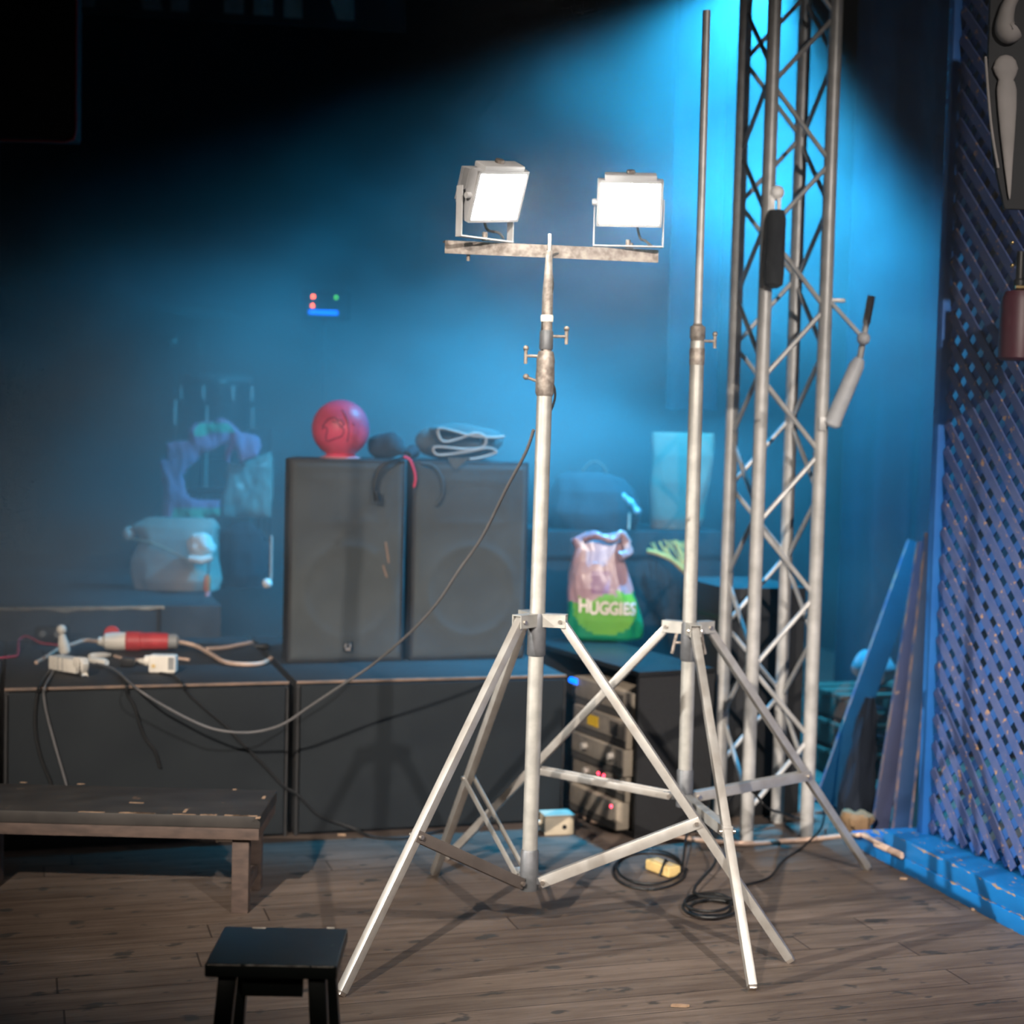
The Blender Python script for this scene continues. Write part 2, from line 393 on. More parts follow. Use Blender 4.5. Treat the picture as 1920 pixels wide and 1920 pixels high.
# ------------------------------------------------------------------ tripod stands
def tripod(name, label, feet, hub, top, pole_low, mid_z, heads):
    """feet: three floor points; hub: pole axis at the leg collar; top: pole axis at its top; pole_low: pole axis at its lower end"""
    t = thing(name, label, 'light stand', (hub.x, hub.y, 0))
    ax = (top - pole_low).normalized()
    at = lambda z: pole_low + ax * ((z - pole_low.z) / ax.z)
    MB().cyl(at(pole_low.z + .05), at(mid_z), .0225, 24).build('outer_pole', 'galvanised', t)
    MB().lathe([(.026, 0), (.027, .004), (.027, .115), (.024, .12)], at(pole_low.z), ax, 24).build('bottom_collar', 'grey_collar', t)
    hz = hub.z
    MB().lathe([(.024, -.105), (.027, -.10), (.027, .012), (.0245, .02)], at(hz), ax, 24).build('leg_collar', 'grey_collar', t)
    for i, ft in enumerate(feet):
        ft = V(ft); d = V((ft.x - hub.x, ft.y - hub.y, 0)).normalized(); s = V((-d.y, d.x, 0))
        brk = MB()
        h0 = at(hz)
        for q in (-1, 1): brk.box(h0 + d * .052 + s * (.0165 * q) + ZZ * .0, (.07, .003, .036), (d, s, ZZ))
        brk.box(h0 + d * .05 + ZZ * .0185, (.075, .036, .003), (d, s, ZZ))
        brk.box(h0 + d * .026, (.014, .034, .034), (d, s, ZZ))
        bo = brk.build('hinge_bracket', 'galvanised', t)
        MB().cyl(h0 + d * .072 - s * .024, h0 + d * .072 + s * .024, .006, 10).build('pin', 'steel_bolt', bo)
        a = h0 + d * .072; e = ft + ZZ * .012
        lg = MB(); dl = (e - a).normalized()
        lg.bar(a - dl * .012, e, .025, .025, up=s); leg = lg.build('leg', 'raw_aluminium', t, bev=.0025)
        MB().bar(e - dl * .001, e + dl * .010, .022, .022, up=s).build('foot_plug', 'steel_bolt', leg, bev=.002)
        # brace from the bottom collar to a point on the leg
        j = a + (e - a) * .60
        lo = at(pole_low.z + .03) + d * .045
        lug = MB().box(at(pole_low.z + .03) + d * .036, (.045, .018, .022), (d, s, ZZ)).build('lug', 'grey_collar', t, bev=.002)
        db = (j - lo).normalized()
        br = MB()
        if i == 2:
            for q in (-1, 1): br.bar(lo + s * (.0175 * q), j + s * (.0175 * q), .004, .022, up=db.cross(s))
            br.bar(lo, lo + db * .03, .034, .016, up=db.cross(s)); br.bar(j - db * .012, j + db * .004, .038, .008, up=db.cross(s))
        else:
            br.bar(lo - db * .01, j + db * .01, .030, .032, up=db.cross(s))
        b_o = br.build('brace', 'dull_channel' if (heads and i == 0) else 'raw_aluminium', t, bev=.0015)
        for pt in (lo, j): MB().cyl(pt - s * .024, pt + s * .024, .0065, 12).build('bolt', 'steel_bolt', b_o)
    return t, at, ax
def tee(t, p, d, ln=.05, hl=.045):
    """T-handled clamp screw leaving the pole at p along d"""
    d = V(d).normalized(); o = MB()
    o.cyl(p, p + d * ln, .0045, 10); o.cyl(p + d * ln - ZZ * hl * .5 , p + d * ln + ZZ * hl * .5, .0055, 10)
    o.sph(p + d * ln + ZZ * hl * .5, .0085, 8); o.cyl(p, p + d * .012, .010, 12)
    return o.build('clamp_screw', 'weathered_steel', t)

fL = [G(640, 1868), G(1480, 1805), G(815, 1642)]
hubL = PD(1008, 1160, 4.69)
lowL = PD(991, 1668, 4.69)
topL = PD(1030, 462, 4.62)
stand, atL, axL = tripod('work_light_stand', 'galvanised tripod stand carrying a crossbar with two lit floodlights', fL, hubL, topL, lowL, 1.62, True)
zj = PD(1020, 762, 4.66).z
tape = MB().lathe([(.0228, 0), (.027, .01), (.0275, .05), (.026, .09), (.0272, .10), (.025, .115), (.0215, .13)], atL(1.60), axL, 20)
tape.build('tape_wrap', 'weathered_steel', stand)
inn = MB(); zs = [1.70, 1.80, 1.90, 1.96, 2.02, PD(1029, 475, 4.62).z]
inn.tube([atL(z) for z in zs], [.0165, .0165, .0155, .012, .0085, .0075], 16); inn.build('inner_pole', 'weathered_steel', stand)
MB().lathe([(.019, 0), (.020, .004), (.020, .05), (.018, .055)], atL(1.735), axL, 18).build('joint_sleeve', 'grey_collar', stand)
MB().lathe([(.0182, 0), (.0188, .016), (.0176, .019)], atL(1.815), axL, 18).build('tape_band', 'white_plastic', stand)
tee(stand, atL(PD(1062, 632, 4.65).z), R0, .058)
tee(stand, atL(PD(990, 668, 4.65).z), -R0, .058)
o = MB(); pz = atL(PD(1000, 720, 4.65).z); o.cyl(pz, pz - R0 * .052 + ZZ * .018, .0045, 10); o.sph(pz - R0 * .055 + ZZ * .02, .009, 8); o.build('clamp_screw', 'weathered_steel', stand)
barA, barB = PD(834, 463, 4.58), PD(1234, 481, 4.72)
bd = (barB - barA).normalized(); bs = V((bd.y, -bd.x, 0)).normalized()   # bs points towards the viewer
cb = MB(); cb.bar(barA + ZZ * 0, barB, .004, .036, up=ZZ); cb.bar(barA + ZZ * .017 - bs * .016, barB + ZZ * .017 - bs * .016, .036, .004, up=ZZ)
bar = cb.build('crossbar', 'weathered_steel', stand)
tb = PD(1030, 468, 4.64)
MB().cyl(tb - ZZ * .03 + bs * .004, tb + ZZ * .045, .0055, 12).build('centre_bolt', 'steel_bolt', stand)
for px, dd in ((880, 4.60), (1186, 4.70)):
    q = PD(px, 474, dd); MB().cyl(q - ZZ * .022 - bs * .014, q + ZZ * .030 - bs * .014, .0055, 10).build('bolt', 'weathered_steel', bar)
# flex running down the pole
cable('flex', [PD(1150, 470, 4.72), PD(1090, 476, 4.70), PD(1036, 480, 4.64), PD(1036, 540, 4.62), PD(1020, 590, 4.62), PD(1017, 640, 4.62), PD(1022, 690, 4.62), PD(1040, 730, 4.63), PD(1036, 762, 4.64), PD(1014, 800, 4.655)], .0035, 'cable_black', None, stand)

# floodlights
def floodlight(label, c, fn, w, h, dep, yk, roll=0):
    """c: centre of the glowing face, fn: direction it faces"""
    fn = V(fn).normalized(); sx = V((-fn.y, fn.x, 0)).normalized(); uy = fn.cross(sx).normalized()
    if uy.z < 0: uy = -uy
    rm = Matrix.Rotation(math.radians(roll), 3, fn); hx = sx.copy(); sx, uy = rm @ sx, rm @ uy
    base = V((c.x, c.y, yk))
    t = thing('floodlight', label, 'floodlight', base, 'lit floodlights on the stand')
    # housing: stepped body narrowing to the rear
    def ring(z, a, b): return [c + fn * z + sx * (a * i) + uy * (b * j) for i, j in ((-1, -1), (1, -1), (1, 1), (-1, 1))]
    W, Hh = w / 2 + .008, h / 2 + .008
    rs = [ring(.004, W, Hh), ring(-.022, W, Hh), ring(-.026, W - .01, Hh - .008), ring(-.075, W - .022, Hh - .020), ring(-dep, W - .05, Hh - .035)]
    mb = MB(); vs = [q for r in rs for q in r]; fs = []
    for i in range(len(rs) - 1):
        for k in range(4): fs.append((i * 4 + k, i * 4 + (k + 1) % 4, i * 4 + 4 + (k + 1) % 4, i * 4 + 4 + k))
    fs.append((16, 17, 18, 19)); fs.append((3, 2, 1, 0)); mb.add(vs, fs)
    hs = mb.build('housing', 'lamp_body', t, bev=.003)
    fin = MB()
    for k in range(7):
        z = -.034 - k * .012; sc = 1 - k * .05
        fin.box(c + fn * z, ((W * 2 - .02) * sc, (Hh * 2 - .012) * sc, .004), (sx, uy, fn))
    fin.build('cooling_fins', 'lamp_body', t)
    rim = MB()
    for i in (-1, 1):
        rim.box(c + fn * .006 + sx * (i * (w / 2 + .003)), (.008, h + .014, .012), (sx, uy, fn))
        rim.box(c + fn * .006 + uy * (i * (h / 2 + .003)), (w + .014, .008, .012), (sx, uy, fn))
    rim.build('front_frame', 'lamp_rim', t)
    MB().box(c + fn * .006, (w, h, .004), (sx, uy, fn)).build('glass', 'lamp_glow', t)
    MB().box(c - fn * .014 + uy * (h / 2 + .014), (w * .86, .016, .05), (sx, uy, fn)).build('top_cover', 'lamp_rim', t, bev=.004)
    kn = MB(); kp = c - fn * .02 + uy * (h / 2 + .02); kn.cyl(kp, kp + uy * .012, .013, 16); kn.build('catch_knob', 'weathered_steel', t, bev=.002)
    kn = MB(); kp = c - fn * .005 + sx * (-w / 2 - .01); kn.cyl(kp + sx * .004, kp - sx * .012, .009, 14); kn.build('pivot_knob', 'lamp_rim', t)
    # yoke
    yk_m = MB(); pc = c - fn * .05
    for i in (-1, 1):
        a = V((pc.x, pc.y, pc.z)) + hx * (i * (w / 2 + .014)); b = V((a.x, a.y, yk + .004))
        yk_m.bar(a, b, .024, .004, up=hx)
    yk_m.bar(V((pc.x, pc.y, yk + .003)) - hx * (w / 2 + .016), V((pc.x, pc.y, yk + .003)) + hx * (w / 2 + .016), .026, .004, up=ZZ)
    yk_m.build('yoke', 'lamp_rim', t)
    MB().cyl(V((pc.x, pc.y, yk - .002)), V((pc.x, pc.y, yk + .022)), .008, 8).build('wing_nut', 'weathered_steel', t)
    pr = [c - fn * .07 - uy * (h / 2) * .8 + sx * .02, c - fn * .05 - uy * (h / 2 + .05) + sx * .035, V((pc.x, pc.y, yk + .02)) + sx * .05, V((pc.x, pc.y, yk + .004)) + sx * .07]
    cable('flex', pr, .004, 'cable_grey', None, t, 5)
    return t, c, fn
ROLLA = 7
barz = lambda px: (PD(px, 463 + (px - 834) * .045, 4.58 + (px - 834) * .00035) + ZZ * .021).z
lampR = floodlight('lit floodlight facing forward above the bar end nearest the truss', PD(1181, 381, 4.63), (-F0 * 1.0 - R0 * .03 - ZZ * .36), .174, .120, .115, barz(1182))
lampL = floodlight('lit floodlight turned sideways so that its grey finned housing shows', PD(931, 367, 4.53), (-F0 * .70 + R0 * .66 - ZZ * .46), .170, .136, .125, barz(885), ROLLA)

# second stand
fR = [G(1625, 1632), G(1410, 1857), G(840, 1612)]
hubR = PD(1295, 1177, 5.10); lowR = PD(1283, 1512, 5.12); topR = PD(1325, 20, 5.0)
stand2, atR, axR = tripod('light_stand', 'tall bare galvanised tripod stand with no lamp, before the truss', fR, hubR, topR, lowR, PD(1313, 640, 5.05).z, False)
zt = PD(1313, 625, 5.05).z
MB().cyl(atR(zt - .02), atR(topR.z), .0125, 16).build('inner_pole', 'truss_alloy', stand2)
MB().lathe([(.0235, -.10), (.0245, -.09), (.0245, -.05), (.021, -.045), (.021, -.02), (.0245, -.015), (.0245, .02), (.016, .025), (.0135, .03)], atR(zt), axR, 20).build('joint_sleeve', 'weathered_steel', stand2)
tee(stand2, atR(PD(1345, 640, 5.05).z), R0, .055)
for sg, pxo in ((-1, 1270), (1, 1322)):
    q = atR(PD(1290, 1205, 5.1).z); d = R0 * sg
    o = MB(); o.cyl(q + d * .02, q + d * .045, .005, 10); e = q + d * .047; o.cyl(e + ZZ * .03 - d * .008, e - ZZ * .035 + d * .006, .0055, 10); o.build('clamp_screw', 'weathered_steel', stand2)

# ------------------------------------------------------------------ truss tower
tA = G(1399, 1578); tB = G(1521, 1572)
tx = (tB - tA).length; TX0, TY0 = tA.x, tA.y; TS = .245
tr = thing('truss_tower', 'aluminium box truss tower standing upright behind the bare tripod', 'truss', (TX0 + TS / 2, TY0 + TS / 2, 0))
TTOP = 3.7
lean = V((.004, .006, 0))
def chord_pt(i, j, z): return V((TX0 + TS * i, TY0 + TS * j, z)) + lean * z
for i, j in ((0, 0), (1, 0), (0, 1), (1, 1)):
    MB().cyl(chord_pt(i, j, 0), chord_pt(i, j, TTOP), .025, 20).build('chord', 'truss_alloy', tr)
def lacing(c0, c1, ph):
    mb = MB(); z = .06 + ph; st = .265; k = 0; pts = []
    while z < TTOP - .05:
        c = c0 if k % 2 == 0 else c1; pts.append(chord_pt(*c, z)); z += st; k += 1
    for a, b in zip(pts[:-1], pts[1:]):
        mb.cyl(a, b, .009, 10)
    return mb
lacing((0, 0), (1, 0), .05).build('lacing', 'truss_alloy', tr)
lacing((0, 1), (1, 1), .18).build('lacing', 'truss_alloy', tr)
lacing((0, 0), (0, 1), .10).build('lacing', 'truss_alloy', tr)
lacing((1, 0), (1, 1), .16).build('lacing', 'truss_alloy', tr)
# slim pipe and the sleeve of black cloth on the front chord
d0 = 5.86
p0, p1 = PD(1456, 395, d0 - .12), PD(1450, 540, d0 - .12)
sl = thing('pipe_lamp', 'dark cylinder lamp clamped to the front chord of the truss', 'lamp', p1)
MB().lathe([(.018, 0), (.034, .012), (.036, .05), (.036, (p0 - p1).length - .03), (.028, (p0 - p1).length)], p1, p0 - p1, 20).build('lamp_can', 'dark_fabric', sl)
c = PD(1456, 362, d0 - .10)
o = MB(); o.lathe([(.016, -.014), (.026, -.012), (.026, .012), (.016, .014)], c, F0, 20); o.box(PD(1448, 385, d0 - .10), (.016, .02, .08), (R0, F0, ZZ)); o.box(PD(1460, 388, d0 - .10), (.012, .02, .07), (R0, F0, ZZ)); o.build('clamp', 'truss_alloy', sl)
MB().cyl(PD(1448, 350, d0 - .10), PD(1451, 200, d0 - .10), .007, 10).build('rod', 'truss_alloy', sl)
# slanting arm clamped to the outer chord
a0, a1, a2, a3 = PD(1558, 800, 5.86), PD(1612, 672, 5.82), PD(1618, 640, 5.81), PD(1634, 555, 5.80)
arm = thing('clamped_arm', 'grey telescopic strut slanting out from a clamp on the truss', 'strut', a0)
MB().tube([a0, a0 + (a1 - a0) * .03, a0 + (a1 - a0) * .9, a1], [.022, .030, .028, .018], 18).build('barrel', 'lamp_body', arm)
MB().sph(PD(1619, 635, 5.79), .024, 12).build('knuckle', 'lamp_body', arm)
MB().tube([a1, a2, a2 + (a3 - a2) * .38, a2 + (a3 - a2) * .4, a3], [.012, .011, .011, .0145, .0145], 14).build('rod', 'truss_alloy', arm)
o = MB(); o.bar(PD(1619, 635, 5.79), PD(1556, 565, 5.86), .012, .02, up=F0); o.build('side_link', 'lamp_body', arm)
for (px, py) in ((1548, 563), (1541, 795)):
    c = PD(px, py, 5.87); o = MB(); o.box(c + F0 * .02, (.026, .075, .050), (R0, F0, ZZ)); o.box(c + R0 * .04 + F0 * .0, (.06, .02, .014), (R0, F0, ZZ)); o.build('clamp', 'truss_alloy', arm, bev=.003)

# ------------------------------------------------------------------ subwoofers and speakers
SUBZ = .567
YF = 5.70
def X_at(px, py, Y): return YP(px, py, Y).x
RY = G(200, 1196, SUBZ).y            # back edge of the subs = front of the riser
xs0 = X_at(7, 1400, YF); xs1 = X_at(541, 1400, YF); xs2 = X_at(555, 1400, YF); xs3 = X_at(1060, 1400, YF)
def sub(x0, x1, label):
    t = thing('subwoofer', label, 'speaker', ((x0 + x1) / 2, YF, 0), 'long black subwoofers in a row')
    yb = RY - .03
    MB().box(((x0 + x1) / 2, (YF + .02 + yb) / 2, SUBZ / 2), (x1 - x0, yb - YF - .02, SUBZ)).build('cabinet', 'cabinet_black', t, bev=.006)
    MB().box(((x0 + x1) / 2, YF + .008, SUBZ / 2), (x1 - x0 - .03, .022, SUBZ - .03)).build('grille', 'sub_cloth', t, bev=.003)
    e = MB(); e.box(((x0 + x1) / 2, YF + .014, SUBZ - .004), (x1 - x0, .014, .010)); e.build('front_edge', 'worn_edge', t, bev=.002)
    e = MB()
    for xx in (x0 + .006, x1 - .006): e = MB(); e.box((xx, YF + .014, SUBZ / 2 - .01), (.009, .013, SUBZ - .025)); e.build('side_edge', 'cabinet_black', t)
    return t
sub(xs0, xs1, 'black subwoofer with plugs and cables lying on top, behind the bench')
sub(xs2, xs3, 'black subwoofer carrying the two upright speakers')
sub(xs0 - 1.12, xs0 - .014, 'black subwoofer cut off by the edge of the photo, end of the row')

YS = G(650, 1243, SUBZ).y
def speaker(pxl, pxr, ztop, label, logo):
    x0, x1 = X_at(pxl, 1150, YS), X_at(pxr, 1150, YS); cx = (x0 + x1) / 2; w = x1 - x0; z0, z1 = SUBZ + .002, ztop
    t = thing('speaker', label, 'speaker', (cx, YS, SUBZ), 'upright speakers on the subwoofer')
    D = .42
    prof = [(-w / 2, .02), (w / 2, .02), (w / 2, .14), (w / 2 - .09, D), (-w / 2 + .09, D), (-w / 2, .14)]
    mb = MB(); n = len(prof)
    vs = [V((cx + a, YS + b, z0)) for a, b in prof] + [V((cx + a, YS + b, z1)) for a, b in prof]
    mb.add(vs, [tuple(reversed(range(n))), tuple(range(n, 2 * n))] + [(i, (i + 1) % n, n + (i + 1) % n, n + i) for i in range(n)])
    mb.build('cabinet', 'cabinet_black', t, bev=.006)
    # grille with the woofer ring pressed into it
    g = MB(); nx, nz = 40, 66; gx0, gx1, gz0, gz1 = cx - w / 2 + .012, cx + w / 2 - .012, z0 + .014, z1 - .014
    wc = (cx + .005, z0 + .275); R = .178
    for k in range(nz + 1):
        for i in range(nx + 1):
            x = gx0 + (gx1 - gx0) * i / nx; z = gz0 + (gz1 - gz0) * k / nz
            r = math.hypot(x - wc[0], z - wc[1]); y = 0
            y -= .0022 * math.exp(-((r - R) / .016) ** 2); y += .0018 * (r < R - .02) * (1 - (r / R) ** 2)
            hx, hz = (x - cx) / .15, (z - (z1 - .16)) / .085
            q = max(abs(hx), abs(hz)); y -= .0012 * math.exp(-((q - 1) / .12) ** 2)
            ed = min(x - gx0, gx1 - x, z - gz0, gz1 - z); y += .004 if ed < .003 else 0
            g.v.append(V((x, YS + .012 + y, z)))
    for k in range(nz):
        for i in range(nx): a = k * (nx + 1) + i; g.f.append((a, a + 1, a + nx + 2, a + nx + 1)); g.mi.append(0)
    b0 = len(g.v)
    g.box((cx, YS + .020, (gz0 + gz1) / 2), (gx1 - gx0 - .004, .006, gz1 - gz0 - .004))
    g.build('grille', 'speaker_cloth', t, ang=60)
    if logo:
        c = YP(652, 1212, YS - .002)
        lo = MB().box(c, (.034, .005, .036)).build('badge', 'black_satin', t, bev=.002)
        em = MB(); pts = []
        for k in range(15):
            a = math.radians(122 + 296 * k / 14); pts.append(c + V((.0098 * math.cos(a), -.004, .0015 + .0105 * math.sin(a))))
        em.tube(pts, .0026, 6); em.build('emblem', 'piping', lo)
        em = MB(); em.box(c + V((0, -.004, -.0125)), (.020, .003, .005)); em.build('emblem', 'piping', lo)
        for (xx, yy, dx, dy) in ((725, 1032, 3, 42), (722, 1082, 4, 22)):
            pass
    return t, cx, x0, x1
ST = YP(650, 862, YS).z
spA = speaker(541, 757, ST, 'upright grey fronted speaker with a pink ball on top', True)
spB = speaker(772, 988, ST, 'upright grey fronted speaker with a folded blanket on top', False)
# rubbed stripes on the first grille
for k, (xa, ya, xb, yb) in enumerate(((723, 1016, 729, 1056), (718, 1060, 725, 1082))):
    MB().bar(YP(xa, ya, YS + .0085), YP(xb, yb, YS + .0085), .008, .004, up=(0, 1, 0)).build('scuff', 'worn_edge', spA[0])

# pink ball on its flat foot
bc = PD(638, 808, 6.28); bc = V((bc.x, YS + .17, 0)); bz = ST
bd_ = (bc - EYE).dot(FW) if False else None
rb = .114
def on_top(px, dy): return V((X_at(px, 850, YS + dy), YS + dy, ST))
bt = on_top(638, .15)
pb = thing('pink_ball', 'pink ball with dark marker drawing on the speaker top', 'ball', bt)
sc_ = (YS + .15) / YS
prof = []
for k in range(25):
    a = math.radians(-62 + (152) * k / 24); prof.append((rb * math.cos(a), rb * 1.0 * math.sin(a)))
cz = ST + .006 + rb * math.sin(math.radians(62)) + .012
prof = [(rb * .60, -rb * math.sin(math.radians(62)) - .012)] + prof
MB().lathe(prof, (bt.x, bt.y, cz), ZZ, 40).build('ball', 'pink_ball', pb)
MB().lathe([(.078, 0), (.080, .003), (.074, .007)], (bt.x, bt.y, ST + .001), ZZ, 36).build('foot', 'pink_rim', pb)
def on_ball(px, py):
    d = ray(px, py).normalized(); c = V((bt.x, bt.y, cz)); oc = EYE - c; b = oc.dot(d); disc = b * b - (oc.length_squared - (rb + .0008) ** 2)
    return EYE + d * (-b - math.sqrt(max(disc, 0)))
for st in ([(604, 800), (610, 792), (616, 786), (628, 783), (633, 790), (636, 797), (645, 806), (640, 818), (628, 822), (614, 827), (611, 818), (614, 806), (608, 800), (604, 805)],
           [(623, 789), (630, 793)], [(634, 787), (642, 789), (644, 797), (637, 800)],
           [(641, 768), (647, 778), (652, 790), (654, 805), (653, 818), (651, 828)], [(661, 794), (665, 796)]):
    MB().tube(smooth_pts([on_ball(*q) for q in st], 4), .0022, 6).build('marker_line', 'marker_ink', pb)

# folded blanket on the second speaker
def ribbon(name, m, path, y0, y1, th, parent=None, wob=.0, mats=None):
    """a folded cloth seen end-on: a path in (x, z) swept from y0 back to y1, with thickness th"""
    path = smooth_pts([V((p[0], 0, p[1])) for p in path], 6); n = len(path)
    mb = MB(); ny = 8; grid = []
    for side in (1, -1):
        for j in range(ny + 1):
            y = y0 + (y1 - y0) * j / ny
            for i, p in enumerate(path):
                t = (path[min(i + 1, n - 1)] - path[max(i - 1, 0)]).normalized(); nn = V((-t.z, 0, t.x))
                q = p + nn * (th / 2 * side); w = noise.noise(V((q.x * 9, y * 6, q.z * 9 + 3))) * wob
                mb.v.append(V((q.x + w * .6, y + w, q.z + w * .5)))
    B = (ny + 1) * n
    for j in range(ny):
        for i in range(n - 1):
            a = j * n + i; mb.f.append((a, a + 1, a + n + 1, a + n)); mb.f.append((B + a, B + a + n, B + a + n + 1, B + a + 1))
    for i in range(n - 1):
        mb.f.append((i, B + i, B + i + 1, i + 1)); k = ny * n + i; mb.f.append((k, k + 1, B + k + 1, B + k))
    for j in range(ny):
        a = j * n; mb.f.append((a, a + n, B + a + n, B + a)); a = j * n + n - 1; mb.f.append((a, B + a, B + a + n, a + n))
    mb.mi = [0] * len(mb.f)
    return mb.build(name, m, parent, ang=50)
YB = YS + .06
W_ = lambda px, py: (lambda q: (q.x, q.z))(YP(px, py, YB))
bl = thing('folded_blanket', 'folded dark blanket with pale piping on the speaker top', 'blanket', V((X_at(880, 860, YB), YB, ST)))
path = [(lambda w: (w[0], max(w[1], ST + .009)))(W_(*q)) for q in ((880, 862), (900, 858), (930, 848), (915, 840), (880, 846), (840, 852), (818, 852), (812, 840), (830, 838), (872, 842), (905, 838), (910, 820), (890, 812), (862, 822), (832, 828), (822, 815), (824, 803), (850, 808), (880, 816), (920, 820), (945, 818))]
ribbon('blanket_fold', 'blanket', path, YB, YB + .22, .010, bl, .012)
MB().tube(smooth_pts([V((p[0], YB - .004, p[1])) for p in path], 6), .0052, 8).build('piping', 'piping', bl)
tri_ = [YP(q[0], q[1], YS - .010) for q in ((838, 858), (846, 872), (853, 882), (866, 871), (882, 858))]
o = MB(); o.add(tri_ + [p + V((0, .008, 0)) for p in tri_], [(0, 1, 2, 3, 4), (9, 8, 7, 6, 5)] + [(i, 5 + i, 5 + (i + 1) % 5, (i + 1) % 5) for i in range(5)]); o.build('blanket_corner', 'blanket', bl)
heap = MB(); hc = V((X_at(858, 820, YB + .16), YB + .16, ST + .075))
heap.sph(hc, 1, 16, (.20, .10, .075))
for i, q in enumerate(heap.v): heap.v[i] = q + (q - hc) * (noise.noise(q * 9) * .18)
for i, q in enumerate(heap.v): heap.v[i] = V((q.x, q.y, max(q.z, ST + .002)))
heap.build('blanket_body', 'blanket', bl, ang=60)

# dark cloth and hooked cable between the ball and the blanket
hp = MB(); hc = on_top(726, .22) + ZZ * .05
hp.sph(hc, 1, 14, (.075, .09, .06))
for i, q in enumerate(hp.v):
    q = q + (q - hc) * (noise.noise(q * 14) * .35); hp.v[i] = V((q.x, q.y, max(q.z, ST + .002)))
tag(hp.build('cloth_bundle', 'dark_fabric', ang=60), 'crumpled black cloth between the pink ball and the folded blanket', 'cloth')
uy_ = YS - .035
um = thing('umbrella', 'black folded umbrella whose hooked handle hangs over the speaker front', 'umbrella', on_top(745, .0))
hk = [on_top(762, .03) + ZZ * .014, on_top(748, -.012) + ZZ * .012, YP(728, 866, uy_), YP(711, 880, uy_), YP(704, 900, uy_), YP(702, 920, uy_), YP(706, 936, uy_)]
MB().tube(smooth_pts(hk, 6), .0085, 12).build('handle', 'black_satin', um)
MB().tube([YP(706, 922, uy_), YP(708, 940, uy_)], .014, 12).build('handle_tip', 'black_satin', um)
MB().tube([on_top(764, .03) + ZZ * .020, on_top(774, .11) + ZZ * .034], [.016, .028], 14).build('folded_canopy', 'dark_fabric', um)
st_ = MB(); sp_ = [YP(757, 856, YS - .012), YP(768, 861, YS - .016), YP(774, 874, YS - .018), YP(778, 888, YS - .016), YP(779, 900, YS - .014), YP(776, 913, YS - .012)]
st_.tube(smooth_pts(sp_, 6), .0048, 8); tag(st_.build('lanyard', 'strap_red'), 'pink red strap dangling into the gap between the two speakers', 'strap')
loop = [YP(790, 868, YS - .012), YP(812, 874, YS - .014), YP(828, 896, YS - .012), YP(830, 925, YS - .008), YP(818, 948, YS - .008)]
cable('looped_cable', loop, .006, 'speaker_cloth', 'dark cable looping down the front of the speaker under the blanket')

# ------------------------------------------------------------------ riser
RZ = .70
rx1 = X_at(415, 1160, RY); 
rs = thing('stage_riser', 'low black stage riser with a chipped front edge behind the subwoofer', 'stage', (rx1 - 1.5, RY, 0))
MB().box((rx1 - 2.0, RY + 1.6, RZ / 2), (4.0, 3.2, RZ)).build('riser_box', 'riser_black', rs, bev=.004)
xe = X_at(308, 1132, RY)
e = MB(); n = 70; vs = []
for k in range(n + 1):
    x = rx1 - 2.4 + (xe - rx1 + 2.4) * k / n
    dp = .009 + .016 * max(0, noise.noise(V((x * 9, 2, 0)))) + .012 * max(0, noise.noise(V((x * 27, 5, 0))))
    if k > n * .78: dp += .012 * abs(noise.noise(V((x * 31, 7, 0))))
    vs += [V((x, RY - .003, RZ + .001)), V((x, RY - .003, RZ - dp)), V((x, RY + .004, RZ + .001)), V((x, RY + .004, RZ - dp))]
fs = []
for k in range(n):
    a = k * 4; b = a + 4; fs += [(a, a + 1, b + 1, b), (a + 2, b + 2, b + 3, a + 3), (a, b, b + 2, a + 2), (a + 1, a + 3, b + 3, b + 1)]
fs += [(0, 2, 3, 1), (n * 4, n * 4 + 1, n * 4 + 3, n * 4 + 2)]
e.add(vs, fs).build('chipped_edge', 'chipped_wood', rs)
MB().box((X_at(300, 1165, RY), RY - .002, RZ / 2 + .29), (.004, .006, RZ - SUBZ - .02)).build('panel_seam', 'black_wall', rs)

# gap behind the speaker: pale pole and bits
ytop = lambda px, py: G(px, py, RZ)

